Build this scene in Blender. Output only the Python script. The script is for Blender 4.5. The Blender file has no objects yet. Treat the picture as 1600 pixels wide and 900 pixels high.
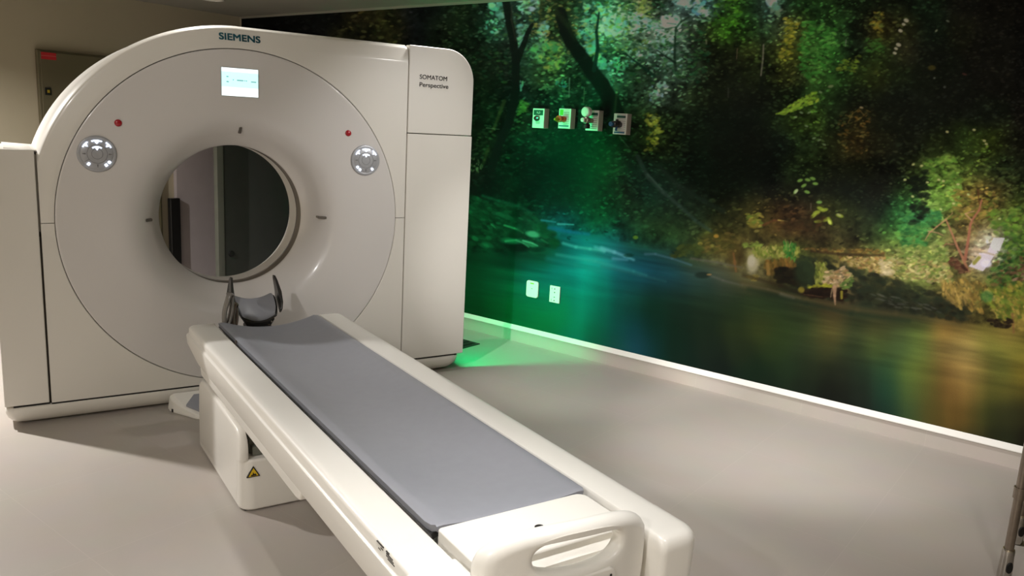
import bpy, bmesh, math, random
import numpy as np
from mathutils import Vector, Matrix
SC = bpy.context.scene
COL = SC.collection
rnd = random.Random(7)
PI = math.pi

# ------------------------------------------------------------------ helpers
def lin(c):
    out = []
    for v in c:
        v = v / 255.0
        out.append(v / 12.92 if v <= 0.04045 else ((v + 0.055) / 1.055) ** 2.4)
    return (out[0], out[1], out[2], 1.0)

def mat(name, rgb, rough=0.45, metal=0.0, coat=0.0, spec=0.5, var=0.04, scale=9.0, bump=0.0, bscale=200.0, emit=None, es=0.0):
    m = bpy.data.materials.new(name); m.use_nodes = True
    nt = m.node_tree; b = nt.nodes['Principled BSDF']
    b.inputs['Roughness'].default_value = rough
    b.inputs['Metallic'].default_value = metal
    b.inputs['Specular IOR Level'].default_value = spec
    b.inputs['Coat Weight'].default_value = coat
    b.inputs['Coat Roughness'].default_value = 0.12
    c = lin(rgb)
    tc = nt.nodes.new('ShaderNodeTexCoord')
    n = nt.nodes.new('ShaderNodeTexNoise'); n.inputs['Scale'].default_value = scale; n.inputs['Detail'].default_value = 4
    nt.links.new(tc.outputs['Object'], n.inputs['Vector'])
    r = nt.nodes.new('ShaderNodeValToRGB')
    r.color_ramp.elements[0].position = 0.3; r.color_ramp.elements[1].position = 0.7
    r.color_ramp.elements[0].color = tuple(max(0, x * (1 - var)) for x in c[:3]) + (1,)
    r.color_ramp.elements[1].color = tuple(min(1, x * (1 + var)) for x in c[:3]) + (1,)
    nt.links.new(n.outputs['Fac'], r.inputs['Fac'])
    nt.links.new(r.outputs['Color'], b.inputs['Base Color'])
    if bump:
        n2 = nt.nodes.new('ShaderNodeTexNoise'); n2.inputs['Scale'].default_value = bscale
        nt.links.new(tc.outputs['Object'], n2.inputs['Vector'])
        bp = nt.nodes.new('ShaderNodeBump'); bp.inputs['Strength'].default_value = bump; bp.inputs['Distance'].default_value = 0.002
        nt.links.new(n2.outputs['Fac'], bp.inputs['Height']); nt.links.new(bp.outputs['Normal'], b.inputs['Normal'])
    if emit is not None:
        b.inputs['Emission Color'].default_value = lin(emit); b.inputs['Emission Strength'].default_value = es
    return m

class MB:
    """collects shapes in world coordinates; build() links them as ONE mesh object"""
    def __init__(s): s.v = []; s.f = []
    def add(s, vs, fs):
        o = len(s.v); s.v += [tuple(map(float, p)) for p in vs]; s.f += [tuple(i + o for i in f) for f in fs]; return s
    def box(s, a, b, fr=None):
        vs = [(x, y, z) for x in (a[0], b[0]) for y in (a[1], b[1]) for z in (a[2], b[2])]
        if fr: vs = [fr(*p) for p in vs]
        return s.add(vs, [(0, 1, 3, 2), (4, 6, 7, 5), (0, 4, 5, 1), (2, 3, 7, 6), (0, 2, 6, 4), (1, 5, 7, 3)])
    def loft(s, loops, cap=True, close=True):
        n = len(loops[0]); vs = [p for l in loops for p in l]; fs = []
        for k in range(len(loops) - 1):
            for i in range(n if close else n - 1):
                j = (i + 1) % n
                fs.append((k * n + i, k * n + j, (k + 1) * n + j, (k + 1) * n + i))
        if cap:
            fs.append(tuple(range(n - 1, -1, -1))); fs.append(tuple((len(loops) - 1) * n + i for i in range(n)))
        return s.add(vs, fs)
    def prism(s, poly, f0, f1):
        return s.loft([[f0(*p) for p in poly], [f1(*p) for p in poly]])
    def ring(s, outer, inner, f0, f1):
        """plate with a hole: outer and inner loops with the same number of points"""
        n = len(outer); L = [[f(*p) for p in l] for l, f in ((outer, f0), (inner, f0), (inner, f1), (outer, f1))]
        vs = [p for l in L for p in l]; fs = []
        for k in range(4):
            k2 = (k + 1) % 4
            for i in range(n):
                j = (i + 1) % n
                fs.append((k * n + i, k * n + j, k2 * n + j, k2 * n + i))
        return s.add(vs, fs)
    def lathe(s, prof, c, axis, u, w, n=40, cap=True):
        c, axis, u, w = map(Vector, (c, axis, u, w)); loops = []
        for r, h in prof:
            loops.append([c + axis * h + (u * math.cos(2 * PI * i / n) + w * math.sin(2 * PI * i / n)) * r for i in range(n)])
        return s.loft(loops, cap=cap)
    def tube(s, pts, r, n=12, flat=1.0, up=(0, 0, 1), close=False):
        pts = [Vector(p) for p in pts]; loops = []
        for i, p in enumerate(pts):
            a = pts[i - 1] if (i > 0 or close) else p
            b = pts[(i + 1) % len(pts)] if (i < len(pts) - 1 or close) else p
            d = (b - a).normalized(); upv = Vector(up)
            if abs(d.dot(upv)) > 0.95: upv = Vector((0, 1, 0)) if abs(d.y) < 0.9 else Vector((1, 0, 0))
            e1 = d.cross(upv).normalized(); e2 = d.cross(e1).normalized()
            rr = r[i] if isinstance(r, (list, tuple)) else r
            loops.append([p + e1 * (rr * math.cos(2 * PI * k / n)) + e2 * (rr * flat * math.sin(2 * PI * k / n)) for k in range(n)])
        if close: loops.append(loops[0]); return s.loft(loops, cap=False)
        return s.loft(loops)
    def build(s, name, m, parent=None, bevel=0.0, seg=3, smooth=40, loc=None, angle=35, subsurf=0):
        me = bpy.data.meshes.new(name)
        L = Vector(parent_world(parent)) if parent else Vector(loc or (0, 0, 0))
        me.from_pydata([tuple(Vector(p) - L) for p in s.v], [], s.f)
        bm = bmesh.new(); bm.from_mesh(me)
        bmesh.ops.remove_doubles(bm, verts=bm.verts, dist=1e-6)
        bmesh.ops.recalc_face_normals(bm, faces=bm.faces)
        bm.to_mesh(me); bm.free()
        o = bpy.data.objects.new(name, me); COL.objects.link(o)
        if parent: o.parent = parent
        else: o.location = L
        if m: me.materials.append(m)
        if bevel:
            bv = o.modifiers.new('bevel', 'BEVEL'); bv.width = bevel; bv.segments = seg; bv.limit_method = 'ANGLE'; bv.angle_limit = math.radians(angle)
            bv.harden_normals = False
        if subsurf:
            ss = o.modifiers.new('sub', 'SUBSURF'); ss.levels = subsurf; ss.render_levels = subsurf
        if smooth:
            me.polygons.foreach_set('use_smooth', [True] * len(me.polygons))
            try: me.set_sharp_from_angle(angle=math.radians(smooth))
            except Exception: pass
            if bevel:
                try:
                    wn_ = o.modifiers.new('wn', 'WEIGHTED_NORMAL'); wn_.keep_sharp = False
                except Exception: pass
        return o

_W = {}
def parent_world(o):
    v = Vector((0, 0, 0))
    while o: v += o.location; o = o.parent
    return v

def thing(name, loc, label, cat, group=None):
    o = bpy.data.objects.new(name, None); COL.objects.link(o); o.location = loc
    o.empty_display_size = 0.1
    return tag(o, label, cat, group)
def tag(o, label, cat, group=None):
    o['label'] = label; o['category'] = cat
    if group: o['group'] = group
    return o
def struct(o): o['kind'] = 'structure'; return o

def rrect(x0, x1, z0, z1, r, n=6):
    """rounded rectangle; r = one radius or (bl, br, tr, tl)"""
    if not isinstance(r, (list, tuple)): r = (r,) * 4
    P = []
    for (cx, cz, rr, a0) in ((x0 + r[0], z0 + r[0], r[0], PI), (x1 - r[1], z0 + r[1], r[1], 1.5 * PI), (x1 - r[2], z1 - r[2], r[2], 0), (x0 + r[3], z1 - r[3], r[3], .5 * PI)):
        if rr < 1e-5: P.append((cx, cz)); continue
        for i in range(n + 1):
            a = a0 + .5 * PI * i / n; P.append((cx + rr * math.cos(a), cz + rr * math.sin(a)))
    return P

def text(name, body, m, parent, origin, xdir, zdir, height, width=None, depth=0.0012, bold=0.0, align='LEFT', conform=None, fat=0.0):
    cu = bpy.data.curves.new(name, 'FONT'); cu.body = body; cu.size = 1.0; cu.extrude = 0.0; cu.offset = bold; cu.align_x = align
    to = bpy.data.objects.new('tmp', cu); COL.objects.link(to)
    dg = bpy.context.evaluated_depsgraph_get(); dg.update()
    me0 = bpy.data.meshes.new_from_object(to.evaluated_get(dg))
    bpy.data.objects.remove(to)
    vs = [v.co.copy() for v in me0.vertices]; fs = [tuple(p.vertices) for p in me0.polygons]
    x0 = min(v.x for v in vs); x1 = max(v.x for v in vs); y1 = max(v.y for v in vs)
    cap = 0.70 if body.upper() != body or True else y1
    sy = height / cap; sx = (width / (x1 - x0)) if width else sy
    X = Vector(xdir); Z = Vector(zdir); N = X.cross(Z); O = Vector(origin)
    mb = MB(); n = len(vs)
    lift = conform or (lambda q: q)
    front = [O + X * ((v.x - x0) * sx) + Z * (v.y * sy) + N * depth for v in vs]
    back = [O + X * ((v.x - x0) * sx) + Z * (v.y * sy) for v in vs]
    front = [lift(q) for q in front]; back = [lift(q) for q in back]
    edges = {}
    for f in fs:
        for i in range(len(f)):
            e = (f[i], f[(i + 1) % len(f)]); edges[e] = 1
    for (ox, oz) in (((0, 0),) if not fat else ((-fat, -fat), (fat, -fat), (-fat, fat), (fat, fat), (0, 0))):
      off = X * ox + Z * oz
      mb.add([q + off for q in front] + [q + off for q in back], fs + [tuple(i + n for i in reversed(f)) for f in fs] + [(b, a, a + n, b + n) for (a, b) in edges if (b, a) not in edges])
    bpy.data.meshes.remove(me0)
    return mb.build(name, m, parent, smooth=0)

# ------------------------------------------------------------------ room frame
A = 0.3381
WN = Vector((math.cos(A), math.sin(A), 0)); WT = Vector((math.sin(A), -math.cos(A), 0)); UP = Vector((0, 0, 1))
WD = 1.938; TB = -2.92; TF = 4.6; WL = -4.3; H = 2.222
def wl(a, t, z): return WN * a + WT * t + UP * z

# ------------------------------------------------------------------ materials
M = {}
M['white'] = mat('scanner_shell_paint', (226, 222, 214), rough=0.34, coat=0.25, var=0.012, scale=3)
M['white2'] = mat('bore_cover_paint', (217, 213, 210), rough=0.30, coat=0.35, var=0.012, scale=3)
M['table'] = mat('table_plastic', (238, 235, 228), rough=0.36, coat=0.2, var=0.012, scale=4)
M['seam'] = mat('seam_gasket', (74, 68, 60), rough=0.7, var=0.05)
M['dark'] = mat('gap_black', (22, 20, 18), rough=0.6, var=0.1)
M['scanwin'] = mat('scan_window_film', (108, 101, 93), rough=0.35, var=0.03)
M['lip'] = mat('bore_tunnel', (212, 208, 202), rough=0.35, coat=0.2, var=0.02)
M['pad'] = mat('grey_vinyl', (147, 149, 157), rough=0.42, spec=0.45, var=0.02, scale=30, bump=0.05, bscale=600)
M['black'] = mat('black_plastic', (30, 29, 28), rough=0.35, var=0.1)
M['carbon'] = mat('dark_carbon', (44, 43, 42), rough=0.25, coat=0.4, var=0.1)
M['panel'] = mat('silver_keypad', (170, 171, 175), rough=0.35, metal=0.15, var=0.05, scale=60)
M['panel_dark'] = mat('keypad_mark', (122, 122, 123), rough=0.4, metal=0.1, var=0.05)
M['lit'] = mat('lit_icon', (235, 242, 255), rough=0.4, emit=(225, 236, 255), es=2.2)
M['red'] = mat('red_button', (168, 22, 36), rough=0.3, coat=0.3, var=0.03)
M['teal'] = mat('teal_lettering', (22, 84, 98), rough=0.4, var=0.03)
M['ink'] = mat('dark_lettering', (70, 66, 62), rough=0.5, var=0.03)
M['slot'] = mat('laser_window', (98, 92, 86), rough=0.25, var=0.05)
M['bezel'] = mat('display_bezel', (120, 128, 128), rough=0.3, var=0.03)
M['screen'] = mat('display_cyan', (190, 240, 240), rough=0.3, emit=(205, 252, 252), es=0.95)
M['screen2'] = mat('display_white', (240, 255, 255), rough=0.3, emit=(246, 255, 255), es=1.0)
M['screenink'] = mat('display_marks', (120, 190, 190), rough=0.3, emit=(140, 205, 205), es=0.55)
M['yellow'] = mat('warning_yellow', (226, 190, 30), rough=0.4, var=0.03)
M['steel'] = mat('brushed_steel', (150, 138, 126), rough=0.32, metal=0.85, var=0.08, scale=40)
M['chrome'] = mat('chrome', (190, 185, 178), rough=0.14, metal=1.0, var=0.03)
M['strap'] = mat('translucent_grey_strap', (126, 122, 116), rough=0.25, coat=0.4, var=0.06, scale=25)
M['strap2'] = mat('brown_strap', (112, 98, 86), rough=0.25, coat=0.5, var=0.08, scale=25)
M['beige'] = mat('wall_paint_beige', (178, 168, 145), rough=0.8, var=0.03, scale=2, bump=0.05)
M['ceil'] = mat('ceiling_paint', (150, 146, 134), rough=0.85, var=0.03, scale=2)
M['cabinet'] = mat('cabinet_enamel', (104, 97, 74), rough=0.5, var=0.03)
M['graycab'] = mat('dark_cabinet', (62, 64, 60), rough=0.5, var=0.05)
M['graytrim'] = mat('cabinet_edge', (110, 112, 102), rough=0.5, var=0.05)
M['lav'] = mat('lavender_panel', (184, 174, 174), rough=0.6, var=0.03)
M['label_red'] = mat('label_red', (190, 34, 44), rough=0.5, var=0.05)
M['plate'] = mat('plate_white', (236, 234, 228), rough=0.35, var=0.01)
M['boxside'] = mat('outlet_box_grey', (196, 186, 178), rough=0.45, var=0.03)
M['cap'] = mat('trim_white', (236, 233, 226), rough=0.45, var=0.01)
M['green_led'] = mat('green_led', (0, 255, 120), rough=0.4, emit=(0, 255, 100), es=1.0)
M['hdr'] = mat('dark_green_header', (20, 82, 70), rough=0.5, var=0.03)
M['stripe'] = mat('label_stripe', (120, 112, 108), rough=0.5, var=0.05)
M['hdr_blue'] = mat('blue_label', (40, 100, 140), rough=0.5, var=0.03)
M['hdr_green'] = mat('green_label', (110, 190, 60), rough=0.5, var=0.03)
M['orange'] = mat('orange_valve', (206, 92, 34), rough=0.4, var=0.05)
M['brass'] = mat('yellow_valve', (200, 170, 50), rough=0.3, metal=0.4, var=0.05)
M['lens'] = mat('lamp_lens', (250, 244, 232), rough=0.5, emit=(255, 240, 218), es=6.0)
M['lens_dim'] = mat('lamp_lens_dim', (240, 236, 226), rough=0.5, var=0.02)
M['grate'] = mat('floor_plate_dark', (46, 52, 46), rough=0.5, var=0.1)

# floor: large porcelain tiles laid along the mural wall
def tile_mat(name, rgb, sx, sy, ox, oy, rough):
    m = bpy.data.materials.new(name); m.use_nodes = True; nt = m.node_tree; b = nt.nodes['Principled BSDF']
    tc = nt.nodes.new('ShaderNodeTexCoord'); mp = nt.nodes.new('ShaderNodeMapping')
    mp.inputs['Location'].default_value = (ox, oy, 0); 
    nt.links.new(tc.outputs['Object'], mp.inputs['Vector'])
    br = nt.nodes.new('ShaderNodeTexBrick'); br.offset = 0.0; br.squash = 1.0
    br.inputs['Scale'].default_value = 1.0; br.inputs['Brick Width'].default_value = sx; br.inputs['Row Height'].default_value = sy
    br.inputs['Mortar Size'].default_value = 0.0016; br.inputs['Mortar Smooth'].default_value = 0.3
    c = lin(rgb)
    br.inputs['Color1'].default_value = c; br.inputs['Color2'].default_value = tuple(x * 0.975 for x in c[:3]) + (1,)
    br.inputs['Mortar'].default_value = tuple(min(1, x * 1.06) for x in c[:3]) + (1,)
    nt.links.new(mp.outputs['Vector'], br.inputs['Vector'])
    n = nt.nodes.new('ShaderNodeTexNoise'); n.inputs['Scale'].default_value = 5; n.inputs['Detail'].default_value = 6
    nt.links.new(tc.outputs['Object'], n.inputs['Vector'])
    mx = nt.nodes.new('ShaderNodeMix'); mx.data_type = 'RGBA'; mx.blend_type = 'MULTIPLY'; mx.inputs[0].default_value = 0.10
    nt.links.new(br.outputs['Color'], mx.inputs[6]); nt.links.new(n.outputs['Color'], mx.inputs[7])
    nt.links.new(mx.outputs[2], b.inputs['Base Color'])
    b.inputs['Roughness'].default_value = rough; b.inputs['Specular IOR Level'].default_value = 0.35
    return m
M['floor'] = tile_mat('porcelain_floor_tile', (184, 176, 168), 0.607, 0.607, 0.26, 0.0, 0.42)
M['basetile'] = tile_mat('porcelain_skirting_tile', (188, 180, 171), 0.607, 2.0, 0.26, 0.0, 0.4)

# ------------------------------------------------------------------ room shell (built along the mural wall's own axes)
def wbox(name, a, t, z, m, kind=True, bevel=0.0):
    """box a=(a0,a1), t=(t0,t1), z=(z0,z1) in room axes; object origin at its corner, x axis along the mural wall"""
    o_ = wl(0, 0, 0)
    me = bpy.data.meshes.new(name)
    mb = MB().box((t[0], a[0], z[0]), (t[1], a[1], z[1]))
    bm = bmesh.new(); me.from_pydata(mb.v, [], mb.f); bm.from_mesh(me); bmesh.ops.recalc_face_normals(bm, faces=bm.faces); bm.to_mesh(me); bm.free()
    ob = bpy.data.objects.new(name, me); COL.objects.link(ob); me.materials.append(m)
    ob.matrix_world = Matrix((( WT.x, WN.x, 0, 0), (WT.y, WN.y, 0, 0), (0, 0, 1, 0), (0, 0, 0, 1)))
    if kind: struct(ob)
    return ob
wbox('floor', (WL, WD), (TB, TF), (-0.1, 0.0), M['floor'])
wbox('ceiling', (WL, WD), (TB, TF), (H, H + 0.1), M['ceil'])
wbox('wall_right', (WD, WD + 0.1), (TB, TF), (0.0, H), M['beige'])
wbox('wall_back', (WL, WD), (TB - 0.1, TB), (0.0, H), M['beige'])
wbox('wall_left', (WL - 0.1, WL), (TB, TF), (0.0, H), M['beige'])
wbox('wall_front', (WL, WD), (TF, TF + 0.1), (0.0, H), M['beige'])
wbox('baseboard_right', (WD - 0.010, WD), (TB, TF), (0.0, 0.084), M['basetile'])
tr1 = MB(); tr1.loft([[wl(WD, t, 0.084), wl(WD - 0.024, t, 0.084), wl(WD - 0.024, t, 0.088), wl(WD - 0.004, t, 0.1126), wl(WD, t, 0.1126)] for t in (TB, TF)])
struct(tr1.build('trim_1', M['cap'], None, smooth=0))
wbox('trim_2', (WD - 0.012, WD), (TB + 0.03, TF), (2.206, H), M['ceil'])
# ------------------------------------------------------------------ CT scanner (front face in the plane y = 0, bore axis along y)
ZC = 0.9065; R8 = 0.80; ROUT = 0.905; XS = 0.853; ZB = 0.1005; ZT = 1.811; YB = 0.60
scanner = thing('ct_scanner', (0, 0.3, 0), 'large white ring-shaped medical scanner with round bore standing on the floor', 'scanner')
def roll(x, z, rim=0.085, dep=0.055):
    if z < ZC - 0.05: return 0.0
    d = ROUT - math.hypot(x, z - ZC) if x < 0 else ZT - z
    if x < 0: d = min(d, ZT - z + 0.006)
    return 0.014 * max(0.0, min(1.0, 1 - d / rim)) + 0.040 * max(0.0, min(1.0, 1 - d / 0.020)) ** 2.2
def outline_r(th, ins):
    c, s = math.cos(th), math.sin(th); r = 9.0
    if c > 1e-9: r = min(r, XS / c)
    if c < -1e-9: r = min(r, -XS / c)
    if s < -1e-9: r = min(r, (ZB - ZC) / s)
    if s > 1e-9 and c >= 0: r = min(r, (ZT - ins - ZC) / s)
    if c < 0 and s > 0: r = min(r, ROUT - ins)
    return r
def cover(name, t0, t1, gap):
    """front cover between the round seam and the outer outline, from angle t0 to t1"""
    ths = sorted(set([t0 + (t1 - t0) * i / 200 for i in range(201)] + [t for t in (math.atan2(ZT - ZC, XS), PI - math.asin(0.3022 / ROUT), PI + math.atan2(ZC - ZB, XS), 2 * PI - math.atan2(ZC - ZB, XS)) if t0 < t < t1]))
    rows = []
    inss = [0.10, 0.088, 0.084, 0.07, 0.05, 0.03, 0.02, 0.016, 0.012, 0.009, 0.006, 0.003, 0.0]
    for th in ths:
        c, s = math.cos(th), math.sin(th); col = [(R8 + 0.0011, 0.016), (R8 + 0.0011, 0.002), (R8 + 0.004, 0.0)]
        for ins in inss:
            r = max(outline_r(th, ins), R8 + 0.0045 + (0.1 - ins) * 0.02)
            col.append((r, None))
        col.append((col[-1][0], 'back'))
        pts = []
        for r, y in col:
            x, z = r * c, ZC + r * s
            if y is None: y = roll(x, z)
            elif y == 'back': y = 0.09
            z += gap
            pts.append((x, y, z))
        rows.append(pts)
    mb = MB(); mb.loft(rows, cap=False, close=False)
    o = mb.build(name, M['white'], scanner, smooth=32)
    # folded edges along the horizontal split
    return o
cover('upper_front_cover', 0.0, PI, 0.0014)
cover('lower_front_cover', PI, 2 * PI, -0.0014)
# bore cover: annulus with a funnel
prof = [(R8 - 0.0011, 0.016), (R8 - 0.0011, 0.002), (R8 - 0.004, 0.0)]
def funnel(r): return 0.2 * max(0.0, min(1, (0.60 - r) / 0.25)) ** 3.6
for i in range(41):
    r = 0.79 - (0.79 - 0.353) * i / 40; prof.append((r, funnel(r)))
prof += [(0.3505, 0.203), (0.3502, 0.212)]
mb = MB(); mb.lathe([(r, y) for r, y in prof], (0, 0, ZC), (0, 1, 0), (1, 0, 0), (0, 0, 1), n=160, cap=False)
bore = mb.build('bore_cover', M['white2'], scanner, smooth=50)
mb = MB(); mb.lathe([(0.3502, 0.212), (0.354, 0.214), (0.354, 0.285), (0.3502, 0.287)], (0, 0, ZC), (0, 1, 0), (1, 0, 0), (0, 0, 1), n=120, cap=False)
mb.build('scan_window_ring', M['scanwin'], scanner, smooth=30)
prof = [(0.3502, 0.287), (0.350, 0.38)] + [(0.350 + 0.20 * (i / 12) ** 2.2, 0.38 + 0.22 * i / 12) for i in range(1, 13)]
mb = MB(); mb.lathe(prof, (0, 0, ZC), (0, 1, 0), (1, 0, 0), (0, 0, 1), n=120, cap=False)
mb.build('rear_bore_tunnel', M['lip'], scanner, smooth=50)
# housing behind the covers
def housing_outline(r_in, n=180):
    P = []
    for i in range(n):
        th = 2 * PI * i / n; c, s = math.cos(th), math.sin(th)
        r = 9
        if c > 1e-9: r = min(r, 1.165 / c)
        if c < -1e-9: r = min(r, (0.97 if s < 0.33 else 0.86) / -c)
        if s < -1e-9: r = min(r, (0.07 - ZC) / s)
        if s > 1e-9 and c >= 0: r = min(r, (ZT - 0.006 - ZC) / s)
        if c < 0 and s > 0.32: r = min(r, ROUT - 0.004)
        P.append((r * c, ZC + r * s))
    return P
outer = housing_outline(0); n = len(outer)
inner = [(0.555 * math.cos(2 * PI * i / n), ZC + 0.555 * math.sin(2 * PI * i / n)) for i in range(n)]
inner2 = [(0.60 * math.cos(2 * PI * i / n), ZC + 0.60 * math.sin(2 * PI * i / n)) for i in range(n)]
mb = MB()
L = [[(x, 0.05, z) for x, z in outer], [(x, 0.05, z) for x, z in inner2], [(x, 0.34, z) for x, z in inner2], [(x, YB - 0.01, z) for x, z in inner], [(x, YB, z) for x, z in outer], [(x, 0.05, z) for x, z in outer]]
# keep the seams dark behind: thin liner in front of the housing
mb.loft(L, cap=False)
mb.build('rear_housing', M['white'], scanner, smooth=30)
big = [(0.93 * math.cos(2 * PI * i / n) if abs(math.cos(2 * PI * i / n)) < 2 else 0, 0) for i in range(n)]
lin_out = []
for x, z in outer:
    dx, dz = x, z - ZC; l = math.hypot(dx, dz); k = (l - 0.02) / l; lin_out.append((max(-0.95, dx * k), ZC + dz * k))
lin_in = [(0.62 * math.cos(2 * PI * i / n), ZC + 0.62 * math.sin(2 * PI * i / n)) for i in range(n)]
mb = MB(); mb.ring(lin_out, lin_in, lambda x, z: (x, 0.026 if True else 0, z), lambda x, z: (x, 0.046, z))
# (the liner follows the rolled rim so it never shows)
for k, (x, y, z) in enumerate(mb.v):
    if y < 0.03: mb.v[k] = (x, max(0.026, roll(x, z) + 0.018), z)
    else: mb.v[k] = (x, max(0.046, roll(x, z) + 0.03), z)
mb.build('seam_liner', M['seam'], scanner, smooth=0)
# right wing: upper and lower panels
def panel(name, poly, y0, y1, bevel=0.012, m='white'):
    mb = MB(); mb.prism(poly, lambda x, z: (x, y0, z), lambda x, z: (x, y1, z))
    return mb.build(name, M[m], scanner, bevel=bevel, seg=4, smooth=40)
up_ = panel('upper_side_panel', rrect(0.8585, 1.250, 1.3605, ZT + 0.001, (0.004, 0.004, 0.165, 0.004), 14), -0.001, 0.046, 0.010)
lo_ = panel('lower_side_panel', rrect(0.8585, 1.254, ZB + 0.001, 1.3565, 0.004, 3), -0.001, 0.046, 0.010)
panel('left_side_panel', rrect(-1.032, -0.8615, ZB + 0.001, 1.218, (0.004, 0.004, 0.006, 0.05), 8), 0.0, 0.5, 0.012)
panel('side_return', [(1.0, 0.12), (1.19, 0.12), (1.19, 1.62), (1.0, 1.74)], 0.044, 0.052, 0.0, 'dark')
# plinth with a rounded underside
loops = []
for z, ins in ((0.0905, 0.002), (0.086, 0.0), (0.07, 0.0), (0.045, 0.008), (0.022, 0.026), (0.006, 0.06)):
    loops.append([(x, y, z) for x, y in rrect(-1.030 + ins, 1.254 - ins, 0.0 + ins, YB - ins, (0.03, 0.09, 0.05, 0.05), 10)])
mb = MB(); mb.loft(loops); mb.build('plinth', M['white'], scanner, smooth=60)
mb = MB(); mb.box((-0.94, 0.08, 0.0), (1.15, YB - 0.07, 0.03)); mb.build('floor_pad', M['dark'], scanner, smooth=0)
MB().box((-0.853, 0.003, 0.089), (0.853, 0.02, 0.1035)).build('shade_strip', M['dark'], scanner, smooth=0)  # black strips stand in for the shade inside the joint
MB().box((-1.0, 0.012, 0.089), (-0.86, 0.02, 0.1035)).build('shade_strip', M['dark'], scanner, smooth=0)
MB().box((0.86, 0.012, 0.089), (1.22, 0.02, 0.1035)).build('shade_strip', M['dark'], scanner, smooth=0)
# green mood light behind the edge of the right-hand panels
mb = MB(); mb.box((1.168, 0.0555, 0.105), (1.173, 0.0745, 1.62)); led = mb.build('mood_light_strip', M['green_led'], scanner, smooth=0)
led['label'] = 'glowing green light strip behind the right edge of the scanner'
# screen
scr = MB().prism(rrect(-0.0965, 0.0755, 1.490, 1.6215, 0.003, 2), lambda x, z: (x, -0.0025, z), lambda x, z: (x, 0.006, z)).build('display', M['bezel'], scanner, smooth=0)
scr['label'] = 'lit cyan and white display screen'
def flat(name, x0, x1, z0, z1, y, m, par): return MB().box((x0, y - 0.0006, z0), (x1, y, z1)).build(name, M[m], par, smooth=0)
flat('screen_field', -0.0945, 0.0735, 1.5325, 1.6195, -0.0026, 'screen', scr)
flat('status_bar', -0.0945, 0.0735, 1.492, 1.5325, -0.0026, 'screen2', scr)
flat('status_bar', -0.0945, 0.0735, 1.602, 1.6195, -0.0031, 'screen2', scr)
for i, (x0, x1, z) in enumerate([(-0.073, -0.063, 1.579), (-0.073, -0.062, 1.556), (-0.044, -0.039, 1.566), (-0.025, 0.004, 1.565), (0.008, 0.012, 1.565), (0.016, 0.021, 1.565), (0.040, 0.064, 1.562)]):
    flat('readout', x0, x1, z - 0.0028, z + 0.0028, -0.0033, 'screenink', scr)
# lettering
t = text('maker_lettering', 'SIEMENS', M['teal'], scanner, (-0.100, 0, 1.7440), (1, 0, 0), (0, 0, 1), 0.0290, 0.186, depth=0.0012, bold=0.0, fat=0.0013, conform=lambda q: Vector((q.x, q.y + roll(q.x, q.z) - 0.0014, q.z)))
t['label'] = 'teal SIEMENS lettering'
t = text('model_lettering', 'SOMATOM', M['ink'], scanner, (0.9205, -0.0012, 1.6445), (1, 0, 0), (0, 0, 1), 0.0225, 0.163, depth=0.0008, fat=0.0004)
t = text('model_lettering', 'Perspective', M['ink'], scanner, (0.9205, -0.0012, 1.6045), (1, 0, 0), (0, 0, 1), 0.0225, 0.172, depth=0.0008, fat=0.0004)
# control discs
def arc_icon(cx, cz, r, a, half, w, lump):
    """short arc band with a lump on its inside"""
    mb = MB(); pts = []
    for i in range(9):
        b = a - half + 2 * half * i / 8; pts.append((b, r))
    loop = [(cx + (r + w) * math.cos(b), cz + (r + w) * math.sin(b)) for b, r in pts] + [(cx + (r - w) * math.cos(b), cz + (r - w) * math.sin(b)) for b, r in reversed(pts)]
    mb.prism(loop, lambda x, z: (x, -0.0152, z), lambda x, z: (x, -0.0115, z))
    if lump:
        b = a; l = [(cx + rr * math.cos(b + s), cz + rr * math.sin(b + s)) for rr, s in ((r - w * .5, -half * .42), (r - w * .5, half * .42), (r - 0.010, half * .30), (r - 0.015, 0), (r - 0.010, -half * .30))]
        mb.prism(l, lambda x, z: (x, -0.0152, z), lambda x, z: (x, -0.0115, z))
    return mb
def lump_icon(cx, cz, r, a, hw, hr):
    mb = MB(); l = []
    for rr, s in ((r - hr, -hw), (r - hr, hw), (r, hw * 1.25), (r + hr, hw), (r + hr, -hw), (r, -hw * 1.25)):
        l.append((cx + rr * math.cos(a + s), cz + rr * math.sin(a + s)))
    mb.prism(l, lambda x, z: (x, -0.0152, z), lambda x, z: (x, -0.0115, z)); return mb
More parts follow.
